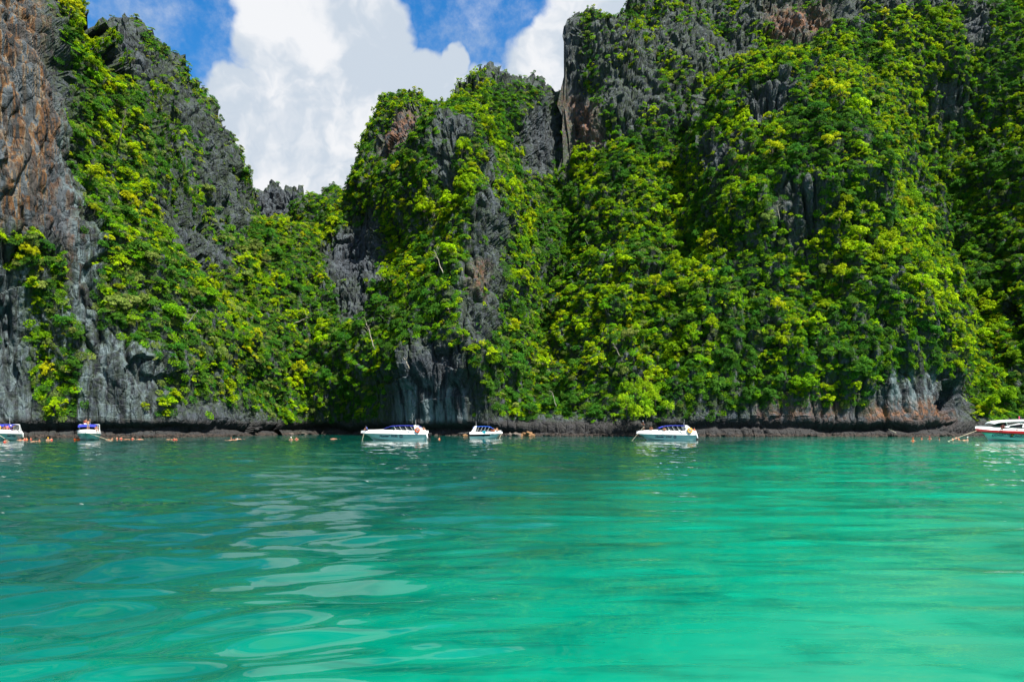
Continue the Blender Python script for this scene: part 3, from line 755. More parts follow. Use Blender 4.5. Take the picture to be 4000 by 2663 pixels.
#@@OBJECTS@@
# ------------------------------------------------------------------ boats
WHITE = simple_mat('white_gelcoat', (0.80, 0.80, 0.79), 0.3, 0.5, 0.08, coat=0.2)
HULL_BOUNCE = simple_mat('hull_bounce_tint', (0.50, 0.70, 0.68), 0.35, 0.5, 0.18, coat=0.2)  # white hull with the water's turquoise bounce light put into its colour
NAVY = simple_mat('navy_lettering', (0.012, 0.03, 0.10), 0.5, 0.3, 0.2)
BLUEC = simple_mat('blue_canvas', (0.022, 0.030, 0.26), 0.8, 0.2, 0.25)
BLUEC2 = simple_mat('bright_blue_canvas', (0.012, 0.07, 0.42), 0.8, 0.2, 0.25)
GLASS = simple_mat('smoked_glass', (0.012, 0.014, 0.018), 0.08, 0.6, 0.2)
STEEL = simple_mat('polished_steel', (0.55, 0.55, 0.56), 0.25, 0.5, 0.1, metal=0.8)
BLACK = simple_mat('black_plastic', (0.015, 0.015, 0.016), 0.5, 0.4, 0.3)
DARKIN = simple_mat('cockpit_liner', (0.10, 0.10, 0.11), 0.7, 0.2, 0.4)
REDB = simple_mat('red_paint', (0.30, 0.006, 0.010), 0.35, 0.5, 0.15, coat=0.2)
BROWN = simple_mat('bronze_emblem', (0.16, 0.07, 0.03), 0.5, 0.3, 0.5)
GOLD = simple_mat('yellow_cloth', (0.70, 0.40, 0.02), 0.8, 0.2, 0.2)
REDC = simple_mat('red_cloth', (0.38, 0.008, 0.012), 0.8, 0.2, 0.3)
PINKC = simple_mat('pink_cloth', (0.62, 0.12, 0.20), 0.8, 0.2, 0.3)
ORANGEC = simple_mat('orange_foam', (0.62, 0.075, 0.004), 0.7, 0.2, 0.2)
WHITEC = simple_mat('white_cloth', (0.72, 0.72, 0.74), 0.8, 0.2, 0.15)
DARKC = simple_mat('dark_cloth', (0.015, 0.02, 0.035), 0.8, 0.2, 0.3)
SHIRTB = simple_mat('blue_shirt', (0.03, 0.16, 0.65), 0.8, 0.2, 0.2)
PURPLE = simple_mat('purple_shorts', (0.10, 0.04, 0.28), 0.8, 0.2, 0.3)
GREYC = simple_mat('grey_cloth', (0.22, 0.28, 0.33), 0.8, 0.2, 0.3)
MAROON = simple_mat('maroon_shirt', (0.12, 0.015, 0.03), 0.8, 0.2, 0.3)
TURQ = simple_mat('turquoise_towel', (0.02, 0.42, 0.55), 0.8, 0.2, 0.2)
SKIN = simple_mat('fair_skin', (0.36, 0.19, 0.115), 0.6, 0.3, 0.1)
TAN = simple_mat('tanned_skin', (0.24, 0.105, 0.055), 0.6, 0.3, 0.1)
HAIR = simple_mat('dark_hair', (0.018, 0.013, 0.010), 0.7, 0.3, 0.3)
ROPE = simple_mat('rope', (0.50, 0.44, 0.32), 0.9, 0.1, 0.3)
YRING = simple_mat('yellow_ring', (0.75, 0.38, 0.01), 0.5, 0.3, 0.1)

class MB:
    def __init__(s): s.v = []; s.f = []
    def add(s, v, f):
        k = len(s.v); s.v += [tuple(map(float, q)) for q in v]; s.f += [tuple(i+k for i in q) for q in f]; return s
    def tube(s, pts, rad, k=6, caps=True):
        pts = [Vector(p) for p in pts]; rad = rad if isinstance(rad, (list, tuple)) else [rad]*len(pts)
        v = []; f = []
        for i, p in enumerate(pts):
            d = (pts[min(i+1, len(pts)-1)]-pts[max(i-1, 0)]).normalized()
            a = d.cross(Vector((0.23, 0.11, 0.97)));
            if a.length < 0.1: a = d.cross(Vector((1, 0, 0)))
            a.normalize(); b = d.cross(a)
            for j in range(k):
                t = 2*PI*j/k; v.append(p+rad[i]*(math.cos(t)*a+math.sin(t)*b))
        for i in range(len(pts)-1):
            for j in range(k): f.append((i*k+j, i*k+(j+1) % k, (i+1)*k+(j+1) % k, (i+1)*k+j))
        if caps: f += [tuple(range(k))[::-1], tuple(range((len(pts)-1)*k, len(pts)*k))]
        return s.add(v, f)
    def box(s, c, d, taper=1.0):
        x, y, z = c; a, b, h = d[0]/2, d[1]/2, d[2]/2
        v = [(x-a, y-b, z-h), (x+a, y-b, z-h), (x+a, y+b, z-h), (x-a, y+b, z-h)] + [(x+p*a*taper, y+q*b*taper, z+h) for p, q in ((-1, -1), (1, -1), (1, 1), (-1, 1))]
        return s.add(v, [(3, 2, 1, 0), (4, 5, 6, 7), (0, 1, 5, 4), (1, 2, 6, 5), (2, 3, 7, 6), (3, 0, 4, 7)])
    def prism(s, poly, y0, y1):
        """polygon in x,z pulled along y"""
        n = len(poly)
        v = [(x, y0, z) for x, z in poly] + [(x, y1, z) for x, z in poly]
        return s.add(v, [tuple(range(n)), tuple(range(2*n-1, n-1, -1))] + [(i, n+i, n+(i+1) % n, (i+1) % n) for i in range(n)])
    def loft(s, rows, closed=False):
        n = len(rows[0]); v = [p for r_ in rows for p in r_]; f = []
        for i in range(len(rows)-1):
            for j in range(n if closed else n-1):
                f.append((i*n+j, i*n+(j+1) % n, (i+1)*n+(j+1) % n, (i+1)*n+j))
        return s.add(v, f)
    def sphere(s, c, rad, nu=10, nv=7):
        v = []; f = []
        for i in range(nv+1):
            a = PI*i/nv
            for j in range(nu):
                t = 2*PI*j/nu; v.append((c[0]+rad[0]*math.sin(a)*math.cos(t), c[1]+rad[1]*math.sin(a)*math.sin(t), c[2]+rad[2]*math.cos(a)))
        for i in range(nv):
            for j in range(nu): f.append((i*nu+j, (i+1)*nu+j, (i+1)*nu+(j+1) % nu, i*nu+(j+1) % nu))
        return s.add(v, f)
    def torus(s, R, r_, axis='y', c=(0, 0, 0), nu=20, nv=8):
        v = []; f = []
        for i in range(nu):
            a = 2*PI*i/nu
            for j in range(nv):
                b = 2*PI*j/nv; q = R+r_*math.cos(b)
                v.append((c[0]+q*math.cos(a), c[1]+r_*math.sin(b), c[2]+q*math.sin(a)))
        for i in range(nu):
            for j in range(nv): f.append((i*nv+j, i*nv+(j+1) % nv, ((i+1) % nu)*nv+(j+1) % nv, ((i+1) % nu)*nv+j))
        return s.add(v, f)
    def build(s, name, mat, parent=None, smooth=False):
        o = mesh_obj(name, s.v, s.f, mat, parent, smooth)
        bm = bmesh.new(); bm.from_mesh(o.data); bmesh.ops.recalc_face_normals(bm, faces=bm.faces); bm.to_mesh(o.data); bm.free()
        return o

def text_mesh(body, size, shear=0.0, bold=0.0):
    cu = bpy.data.curves.new('lettering', 'FONT'); cu.body = body; cu.size = size; cu.shear = shear; cu.offset = bold; cu.resolution_u = 3
    cu.align_x = 'CENTER'; cu.align_y = 'CENTER'
    o = bpy.data.objects.new('lettering', cu); col.objects.link(o)
    dg = bpy.context.evaluated_depsgraph_get()
    me = bpy.data.meshes.new_from_object(o.evaluated_get(dg))
    bpy.data.objects.remove(o)
    return me

class Hull:
    def __init__(s, L, B, fs, fb): s.L, s.B, s.fs, s.fb = L, B, fs, fb
    def sec(s, t):
        sb = s.B/2*(max(0.0, 1-max(0, (t-0.30)/0.70)**2.3))**0.85 + 0.015
        sz = s.fs+(s.fb-s.fs)*t**1.5
        cz = 0.03+s.fb*0.62*max(0, t-0.25)**2.6*2.0; cz = min(cz, sz*0.72)
        kz = -0.42+0.55*t**7
        return [(0, kz, 0.82), (sb*0.80*(1-0.15*t), cz, 0.88), (sb*(0.90-0.10*t), cz+(sz-cz)*0.5, 0.94), (sb, sz, 1.0)]
    def pt(s, t, k, sg):
        y, z, q = s.sec(t)[k]
        x = s.L*t*(1-(1-q)*t*t)
        return (x, sg*y, z)
    def side(s, x, z):
        """half-beam of the skin at length x, height z"""
        t = min(0.99, max(0.0, x/s.L))
        for it in range(3):
            se = s.sec(t)
            q = np.interp(z, [p[1] for p in se], [p[2] for p in se]); t = min(0.99, x/s.L/(1-(1-q)*t*t))
        se = s.sec(t)
        return float(np.interp(z, [p[1] for p in se], [p[0] for p in se]))
    def hull(s, parent, mat, n=26, z0=None):
        m = MB(); rows = []
        for i in range(n+1):
            t = i/n
            rows.append([s.pt(t, 3, -1), s.pt(t, 2, -1), s.pt(t, 1, -1), s.pt(t, 0, 1), s.pt(t, 1, 1), s.pt(t, 2, 1), s.pt(t, 3, 1)])
        m.loft(rows); m.add(rows[0], [tuple(range(7))])
        return m.build('hull', mat, parent)
    def topside(s, parent, mat, hs, hb, cock=0.56, floor=0.6, n=26):
        m = MB()
        for sg in (-1, 1):
            rows = []
            for i in range(n+1):
                t = i/n; x, y, z = s.pt(t, 3, 1)
                h = hs+(hb-hs)*max(0, (t-0.5)/0.5)**2; ins = min(0.16, y*0.5)
                if t > 0.02: pass
                r_ = [(x+0.03*t, y+0.03, z+0.002), (x, y-ins*0.3, z+h*0.6), (x-0.02, y-ins, z+h)]
                if t > cock: r_ += [(x-0.05, y*0.5, z+h+0.09), (x-0.06, 0, z+h+0.13)]
                else: r_ += [(x, y-ins-0.12, z+h-0.01), (x, y-ins-0.16, floor)]
                rows.append([(a, sg*b, c) for a, b, c in r_])
            m.loft(rows)
        # cockpit sole, bulkhead and transom top
        xs = [s.pt(i/10*cock, 3, 1) for i in range(11)]
        m.loft([[(x, -y+0.3, floor), (x, y-0.3, floor)] for x, y, z in xs])
        x, y, z = s.pt(cock, 3, 1); m.add([(x, -y+.2, floor), (x, y-.2, floor), (x, y-.2, z+hs), (x, 0, z+hs+.1), (x, -y+.2, z+hs)], [(0, 1, 2, 3, 4)])
        x, y, z = s.pt(0, 3, 1); m.add([(0.0, -y, z), (0.0, y, z), (0.12, y-.1, z+hs), (0.12, -y+.1, z+hs)], [(0, 1, 2, 3)])
        return m.build('topside', mat, parent)
    def band(s, name, parent, mat, z_off0, z_off1, out=0.012, t0=0.0, t1=1.0, n=24):
        """a raised stripe on the skin, measured down from the sheer"""
        m = MB()
        for sg in (-1, 1):
            rows = []
            for i in range(n+1):
                t = t0+(t1-t0)*i/n; x, y, z = s.pt(t, 3, 1)
                za, zb_ = z+z_off0, z+z_off1
                ya = s.side(x, za) if za < z else y
                rows.append([(x, sg*(ya+out), za), (x+0.0, sg*((s.side(x, zb_) if zb_ < z else y)+out), zb_)])
            m.loft(rows)
        return m.build(name, mat, parent)
    def letter(s, name, parent, body, x, z, size, side, mat, shear=0.0, flip=None, bold=0.0, mesh=None):
        me = mesh or text_mesh(body, size, shear, bold)
        # reading direction as seen from outside: port reads bow to stern... text runs to the viewer's right
        sg = 1 if side == 'port' else -1
        co = np.zeros(len(me.vertices)*3, np.float32); me.vertices.foreach_get('co', co); co = co.reshape(-1, 3)
        out = np.empty_like(co)
        for i, (a, b, c) in enumerate(co):
            xx = x - sg*a; zz = z+b
            out[i] = (xx, sg*(s.side(xx, zz)+0.02), zz)
        me.vertices.foreach_set('co', out.ravel()); me.update(); me.name = name
        me.materials.clear(); me.materials.append(mat)
        o = bpy.data.objects.new(name, me); col.objects.link(o); o.parent = parent
        return o
def wheel_emblem(size):
    m = MB(); k = 16
    v = []; f = []
    for i in range(k):
        a = 2*PI*i/k
        v += [(0.62*size*math.cos(a), 0.62*size*math.sin(a), 0), (0.36*size*math.cos(a), 0.36*size*math.sin(a), 0)]
    for i in range(k): f.append((2*i, 2*((i+1) % k), 2*((i+1) % k)+1, 2*i+1))
    m.add(v, f)
    for i in range(8):
        a = 2*PI*i/8; c_, s_ = math.cos(a), math.sin(a)
        m.add([(size*(0.6*c_-.07*s_), size*(0.6*s_+.07*c_), 0), (size*(0.6*c_+.07*s_), size*(0.6*s_-.07*c_), 0), (size*(0.95*c_+.05*s_), size*(0.95*s_-.05*c_), 0), (size*(0.95*c_-.05*s_), size*(0.95*s_+.05*c_), 0)], [(0, 1, 2, 3)])
    m.add([(-.09*size, -.3*size, 0), (.09*size, -.3*size, 0), (.09*size, .3*size, 0), (-.09*size, .3*size, 0)], [(0, 1, 2, 3)])
    me = bpy.data.meshes.new('emblem'); me.from_pydata(m.v, [], m.f); return me
def shield_emblem(size):
    pts = [(0, -1.0), (.35, -.55), (.62, -.05), (.68, .4), (.45, .75), (0, .88), (-.45, .75), (-.68, .4), (-.62, -.05), (-.35, -.55)]
    me = bpy.data.meshes.new('emblem'); me.from_pydata([(a*size, b*size, 0) for a, b in pts], [], [tuple(range(len(pts)))]); return me
def disc_mesh(size, n=14):
    me = bpy.data.meshes.new('disc'); me.from_pydata([(size*math.cos(2*PI*i/n), size*math.sin(2*PI*i/n), 0) for i in range(n)], [], [tuple(range(n))]); return me

def outboard(parent, y, z=0.75):
    m = MB()
    m.loft([[(-0.62, y-.17, z), (-0.12, y-.19, z), (-0.12, y+.19, z), (-0.62, y+.17, z)], [(-0.68, y-.20, z+.25), (-0.10, y-.21, z+.25), (-0.10, y+.21, z+.25), (-0.68, y+.20, z+.25)],
            [(-0.62, y-.18, z+.48), (-0.16, y-.18, z+.50), (-0.16, y+.18, z+.50), (-0.62, y+.18, z+.48)], [(-0.5, y-.10, z+.56), (-0.25, y-.10, z+.57), (-0.25, y+.10, z+.57), (-0.5, y+.10, z+.56)]], closed=True)
    m.add([(-0.5, y-.10, z+.56), (-0.25, y-.10, z+.57), (-0.25, y+.10, z+.57), (-0.5, y+.10, z+.56)], [(0, 1, 2, 3)])
    m.box((-0.38, y, z-.55), (0.22, 0.13, 1.1)); m.box((-0.42, y, z-.75), (0.45, 0.28, 0.03)); m.box((-0.12, y, z-.1), (0.16, 0.24, 0.35))
    return m.build('outboard_motor', BLACK, parent)
def fender(parent, p0, p1, r_=0.12):
    m = MB(); p0, p1 = Vector(p0), Vector(p1); d = p1-p0
    m.tube([p0, p0+d*.06, p0+d*.16, p0+d*.84, p0+d*.94, p1], [0.03, r_*.7, r_, r_, r_*.7, 0.03], 8)
    o = m.build('fender', WHITE, parent, True)
    c = MB(); c.tube([p1-d*.02, p1+d*.05], [r_*.75, r_*.6], 8); c.build('end_cap', BLACK, o)
    return o
def canopy(parent, x0, x1, hw, z, mat, drop=0.35, rise=0.12, side=0.10):
    """stretched cloth with a drooping front edge; has thickness"""
    m = MB(); n, k = 14, 9
    def row(i, off):
        t = i/n; x = x0+(x1-x0)*t; r_ = []
        zz = z + rise*math.sin(PI*min(1, t*1.1)) - drop*max(0, (t-0.78)/0.22)**1.6 - 0.12*max(0, (0.12-t)/0.12)
        for j in range(k):
            q = -1+2*j/(k-1); r_.append((x, hw*q, zz-side*abs(q)**2.5-0.03*abs(math.sin(t*PI*5))*(1-q*q)+off))
        return r_
    m.loft([row(i, 0) for i in range(n+1)]); m.loft([row(i, -0.05) for i in range(n+1)])
    for i, e in ((0, 0), (n, 0)):
        m.loft([row(i, 0), row(i, -0.05)])
    m.loft([[row(i, 0)[0], row(i, -.05)[0]] for i in range(n+1)]); m.loft([[row(i, 0)[-1], row(i, -.05)[-1]] for i in range(n+1)])
    return m.build('canopy', mat, parent, True)
def rope(name, p0, p1, label, sag=0.0, r_=0.03):
    m = MB(); p0, p1 = Vector(p0), Vector(p1); c = (p0+p1)/2
    pts = [(p0.lerp(p1, i/8)-Vector((0, 0, sag*4*(i/8)*(1-i/8))))-c for i in range(9)]
    o = m.tube(pts, r_, 5).build(name, ROPE); o.location = c; return tag(o, label, 'rope')
def life_ring(loc, rz, mat, label, R=0.36):
    e = empty('life_ring', loc, rz)
    b = MB().torus(R, 0.10).build('ring', mat, e, True)
    for k in range(4):
        a = PI/4+k*PI/2; MB().torus(0.11, 0.018, c=(0, 0, 0), nu=10, nv=5).build('strap', WHITEC, e).location = (R*math.cos(a), 0, R*math.sin(a))
    return tag(e, label, 'life ring', 'life rings on the boats')

def canopy_boat(loc, rz, L, B, label, side, fs=1.05, fb=1.3, hs=0.66, hb=0.30, text=None, emblem=True, can=(0.10, 0.63), canz=2.55, cmat=None, stripe=None, motors=3, fenders=True, arch=True):
    e = empty('speedboat', loc, rz); tag(e, label, 'boat', 'speedboats moored in the lagoon')
    h = Hull(L, B, fs, fb)
    h.hull(e, HULL_BOUNCE)
    tp = h.topside(e, WHITE, hs, hb)
    h.band('rub_rail', e, BLACK, -0.05, 0.01, 0.035)
    if stripe: h.band('stripe', e, stripe, -0.42, -0.06, 0.014, 0.0, 0.62)
    cmat = cmat or BLUEC
    canopy(e, L*can[0], L*can[1], B*0.43, canz, cmat)
    sh = fs+hs
    for k in range(5):                                       # slanting stays on both sides
        for sg in (-1, 1):
            x = L*(can[0]+0.03+(can[1]-can[0]-0.2)*k/4)
            MB().tube([(x-0.15, sg*B*0.40, sh+0.02), (x+0.35, sg*B*0.41, canz-0.06)], 0.028, 5).build('canopy_stay', WHITE, e)
    for sg in (-1, 1):                                       # grab rail under the canopy
        MB().tube([(L*can[0], sg*B*0.405, sh+0.38), (L*(can[1]-0.14), sg*B*0.405, sh+0.42), (L*(can[1]-0.10), sg*B*0.40, sh+0.02)], 0.018, 5).build('grab_rail', STEEL, e)
    # windscreen
    xw = L*0.56; m = MB()
    rows = [[(xw+0.30-0.25*abs(q)**2, B*0.38*q, sh+0.05) for q in np.linspace(-1, 1, 9)], [(xw-0.35-0.2*abs(q)**2, B*0.34*q, sh+0.62) for q in np.linspace(-1, 1, 9)]]
    m.loft(rows); m.loft([[(a-0.03, b, c) for a, b, c in r_] for r_ in rows]); ws = m.build('windscreen', GLASS, e)
    MB().tube(rows[1], 0.025, 5).build('frame', STEEL, ws)
    m = MB()
    for k in range(3):
        for sg in (-1, 1): pass
    for k in range(4):
        for sg in (-0.55, 0.55):
            m_ = MB().box((L*(0.12+0.11*k), sg*B*0.55, 0.95), (0.5, B*0.28, 0.7), 0.9); m_.box((L*(0.12+0.11*k)-0.25, sg*B*0.55, 1.45), (0.14, B*0.28, 0.6), 0.9); m_.build('seat', DARKIN, e)
    if arch:
        for sg in (-1, 1):
            y0 = sg*(B*0.46); MB().prism([(0.15, fs+hs-0.15), (L*0.17, fs+hs-0.05), (L*0.155+0.42, canz+0.06), (L*0.155-0.02, canz+0.08)], y0-0.05, y0+0.05).build('arch_fin', WHITE, e)
        MB().box((L*0.155+0.18, 0, canz+0.05), (0.42, B*0.92, 0.09), 0.95).build('arch_bar', WHITE, e)
    for k in range(motors): outboard(e, (k-(motors-1)/2)*0.62)
    sg = 1 if side == 'port' else -1
    if fenders:
        for xf in (0.27, 0.45):
            x = L*xf; y = h.side(x, fs)
            fender(e, (x-0.35, sg*(y-0.02), fs+hs*0.62), (x+0.35, sg*(y-0.12), fs+hs+0.10), 0.11)
        fender(e, (0.05, sg*(B*0.46+0.1), fs+hs*0.45), (-0.18, sg*(B*0.46+0.14), 0.35), 0.13)
    # bow rail
    for sg2 in (-1, 1):
        pts = []
        for t in np.linspace(0.66, 0.96, 6):
            x, y, z = h.pt(t, 3, 1); pts.append((x-0.05, sg2*(y-min(.16, y*.5)), z+hb+0.34))
        MB().tube(pts, 0.015, 5).build('bow_rail', STEEL, e)
    MB().tube([(L*0.16+0.2, 0.1, canz+0.1), (L*0.16+0.15, 0.1, canz+1.1)], 0.014, 5).build('antenna', WHITE, e)
    MB().box((L*0.975, 0, h.fb+hb+0.10), (0.35, 0.22, 0.12), 0.8).build('anchor_roller', STEEL, e)
    for xv in (0.44, 0.13):                                   # small vents in the white band
        x = L*xv; MB().box((x, sg*(h.side(x, fs)+0.015), fs+0.20), (0.28, 0.03, 0.06)).build('vent', BLACK, e)
    if text:
        body, xt, zt, size = text
        h.letter('lettering', e, body, L*xt, zt, size, side, NAVY, shear=0.35, bold=0.016)
        if emblem: h.letter('emblem', e, '', L*xt-sg*(-1)*(-size*3.9) if False else L*xt - size*3.9, zt-0.03, 0, side, NAVY, mesh=wheel_emblem(size*0.72))
    return e, h

def place(px, Y, off=0.0): return ((px-CX)/FPX*Y, Y, off)
# long broadside boat, bow to the left
b3, h3 = canopy_boat(place(1670, 119, 0), PI, 11.6, 3.0, 'long white speedboat with blue canopy and orange ring below the middle tower', 'port', text=("Hunter' 9030", 0.575, 0.78, 0.58))
# smaller boat, bow to the right
b4, h4 = canopy_boat(place(1836, 141, 0), 0.0, 6.7, 2.5, 'short white speedboat with bright blue canopy and dark stripe, bow to the right', 'starboard', fs=0.85, fb=1.05, hs=0.45, hb=0.28, can=(0.10, 0.72), canz=2.45, cmat=BLUEC2, stripe=BLACK, motors=1, fenders=False)
h4.letter('lettering', b4, 'SEA 8', 6.7*0.70, 0.72, 0.22, 'starboard', NAVY, shear=0.3)
h4.letter('emblem', b4, '', 6.7*0.42, 0.55, 0, 'starboard', NAVY, mesh=disc_mesh(0.18))
# boat being poled in front of the bamboo
b5, h5 = canopy_boat(place(2712, 118, 0), PI, 10.0, 2.9, 'white speedboat with blue canopy and yellow ring in front of the bamboo', 'port', fs=0.95, fb=1.2, hs=0.70, text=("Hunter' 2515", 0.56, 0.68, 0.50))
# seen bow-on below the left cliff
b2, h2 = canopy_boat(place(352, 126.5, 0), math.radians(-62), 10.0, 3.4, 'white speedboat with blue canopy seen bow-on below the left cliff', 'starboard', text=("Hunter' 1617", 0.60, 0.75, 0.50), canz=2.75)
# cut by the left edge of the photo
b1, h1 = canopy_boat(place(46, 124, 0), math.radians(-66), 10.5, 3.3, 'white speedboat with blue canopy cut off by the left edge', 'port', text=("Hunter' 2212", 0.62, 0.80, 0.46), canz=2.75)

def hardtop_boat(loc, rz, label, L=13.0, B=3.4):
    e = empty('tour_boat', loc, rz); tag(e, label, 'boat', 'red and white tour boats')
    h = Hull(L, B, 1.35, 1.95); h.hull(e, HULL_BOUNCE, 30)
    h.topside(e, WHITE, 0.50, 0.38, cock=0.66, floor=0.7)
    m = MB()
    for sg in (-1, 1):
        rows = []
        for i in range(31):
            x, y, z = h.pt(i/30, 3, 1); rows.append([(x, sg*(y+0.02), z+0.16), (x, sg*(y+0.10), z+0.06), (x, sg*(y+0.11), z-0.32), (x, sg*(y-0.05), z-0.48)])
        m.loft(rows)
    m.build('red_stripe', e and REDB, e)
    h.band('chine_line', e, NAVY, -1.06, -1.02, 0.012, 0.0, 0.8)
    z0 = 2.18
    # cabin side with four windows each side
    for sg in (-1, 1):
        y0 = sg*B*0.40
        cab = MB().prism([(1.2, z0), (8.6, z0+0.08), (9.0, z0+0.25), (6.4, z0+0.80), (1.4, z0+0.42)], y0-0.03, y0+0.03).build('cabin_side', WHITE, e)
        for xa, xb in ((1.6, 2.75), (2.95, 4.1), (4.3, 5.5), (5.75, 8.2)):
            za, zb_ = z0+0.08, z0+0.12
            topf = lambda x: z0+0.36+(x-1.4)/5.0*0.36 if x < 6.4 else z0+0.72-(x-6.4)/2.6*0.55
            poly = [(xa+0.15, za), (xb, zb_), (xb-0.25, topf(xb-0.25)), (xa, topf(xa))]
            yo = y0+sg*0.045
            w_ = MB().prism(poly, yo-0.015, yo+0.015).build('window', GLASS, cab)
    # hardtop on posts, open upper sides
    m = MB(); rows = []
    for i in range(16):
        t = i/15; x = 0.6+9.9*t
        zt = 3.25+0.28*math.sin(PI*min(1, 0.2+t*0.75)) - 0.30*max(0, (t-0.85)/0.15)**2
        hw = B*0.44*(1-0.35*max(0, (t-0.8)/0.2)**2)
        rows.append([(x, -hw, zt-0.22), (x, -hw*0.96, zt-0.02), (x, -hw*.5, zt+0.06), (x, 0, zt+0.09), (x, hw*.5, zt+0.06), (x, hw*0.96, zt-0.02), (x, hw, zt-0.22), (x, hw*.9, zt-0.16), (x, 0, zt-0.05), (x, -hw*.9, zt-0.16)])
    m.loft(rows, closed=True); m.add(rows[0], [tuple(range(10))]); m.add(rows[-1], [tuple(range(10))])
    top = m.build('hardtop', WHITE, e, False)
    for sg in (-1, 1):
        for x in (1.0, 2.6, 4.2, 5.9, 8.4):
            MB().tube([(x, sg*B*0.40, z0+0.3), (x+0.35, sg*B*0.42, 3.22)], 0.035, 6).build('post', WHITE, e)
        MB().tube([(0.9, sg*B*0.41, z0+0.72), (5.5, sg*B*0.41, z0+1.02), (9.2, sg*B*0.40, z0+0.98)], 0.03, 6).build('upper_rail', WHITE, e)
        pts = [(h.pt(t, 3, 1)[0]-.05, sg*max(0.05, h.pt(t, 3, 1)[1]-.2), h.pt(t, 3, 1)[2]+0.38+0.30) for t in np.linspace(0.66, 0.97, 6)]
        MB().tube(pts, 0.02, 5).build('bow_rail', STEEL, e)
    MB().prism([(8.3, z0+0.02), (9.3, z0+0.05), (8.6, z0+0.85), (8.5, z0+0.85)], -B*0.36, B*0.36).build('windscreen', GLASS, e)
    m = MB().box((4.5, 0, z0-0.2), (6.5, B*0.6, 0.5)); m.build('bench_block', DARKIN, e)
    for k in range(3): outboard(e, (k-1)*0.7, 0.95)
    for x, y, mt in ((3.2, .6, PINKC), (4.0, 0, GOLD), (4.7, -.6, PINKC)):       # furled flags on the roof
        f = MB(); f.tube([(0, 0, 0), (0.03, 0, 0.62)], 0.014, 5)
        fl = f.build('flag_pole', STEEL, e); fl.location = (x, y, 3.55)
        g = MB(); g.loft([[(0.02+0.16*q*(1-0.4*k), 0.05*math.sin(6*q+k), 0.6-0.5*k) for q in np.linspace(-0.6, 1, 6)] for k in (0.0, 0.5, 1.0)]); g.build('flag', mt, fl)
    h.letter('lettering', e, 'MONGKOL TOUR', 5.6, 0.80, 0.56, 'port', NAVY, bold=0.02)
    h.letter('lettering', e, 'มงคลทัวร์', 9.2, 1.0, 0.68, 'port', NAVY, shear=0.2, bold=0.015)
    h.letter('emblem', e, '', 7.55, 0.95, 0, 'port', BROWN, mesh=shield_emblem(0.38))
    h.letter('emblem', e, '', 7.55, 1.0, 0, 'port', GOLD, mesh=disc_mesh(0.10)).location.y = 0.012
    h.letter('registration_mark', e, '7153', 10.75, 1.42, 0.17, 'port', NAVY)
    MB().sphere((6.9, B*0.46, z0-0.25), (0.16, 0.1, 0.1)).build('cleat', BLACK, e)
    MB().sphere((3.1, B*0.48, z0-0.30), (0.16, 0.12, 0.12)).build('fender', BLACK, e)
    return e, h
b6, h6 = hardtop_boat(place(4098, 115.5, 0), PI+math.radians(3), 'red and white hardtop tour boat with dark windows at the right edge')
b7, h7 = hardtop_boat(place(4335, 107.5, 0), PI+math.radians(5), 'bow of a second red and white tour boat cut off at right')

def on(boat, x, y, z):
    return boat.matrix_basis @ Vector((x, y, z))
rope('mooring_rope', on(b3, 11.0, 0.4, 1.2), Vector(place(1414, 118, -0.1)), 'thin rope from the bow of the long boat into the water')
rope('mooring_rope', on(b4, 6.5, -0.2, 0.95), Vector(place(1950, 139.5, -0.1)), 'thin rope from the bow of the short boat into the water')
rope('mooring_rope', on(b6, 12.6, 0.1, 1.8), Vector(place(3697, 112, -0.1)), 'pale rope running down from the bow of the tour boat')
rope('mooring_rope', on(b2, 9.6, 0.0, 1.4), Vector(place(441, 116, -0.1)), 'rope slanting from the bow of the bow-on boat')
rope('mooring_rope', on(b1, 9.9, 0.1, 1.25), Vector(place(38, 111, -0.1)), 'rope slanting down beside the boat at the left edge')
life_ring(on(b3, 1.55, 1.60, 1.80), PI, ORANGEC, 'orange life ring on the fin of the long boat', 0.34)
life_ring(on(b5, 1.15, 1.55, 1.75), PI, YRING, 'yellow life ring on the stern of the boat near the bamboo', 0.36)
# pole held at the bow of the poled boat
pole_o = MB().tube([(0, 0, 0), (2.25, 0.1, 2.6)], 0.035, 6).build('bamboo_pole', ROPE); pole_o.location = place(2466, 117, -0.15); tag(pole_o, 'long pale pole held over the bow near the bamboo', 'pole')
tw = MB(); tw.loft([[(x, 0.03*math.sin(9*x)+.02*k, -0.16*k*(1+0.2*math.sin(5*x))) for x in np.linspace(0, 0.7, 8)] for k in range(4)]); tw.loft([[(x, 0.03*math.sin(9*x)+.02*k+0.03, -0.16*k*(1+0.2*math.sin(5*x))) for x in np.linspace(0, 0.7, 8)] for k in range(4)])
tw = tw.build('towel', TURQ); tw.location = on(b4, 2.6, -1.30, 1.55); tag(tw, 'turquoise towel hung over the side of the short boat', 'towel')
print('boats', round(time.time()-T0, 1))

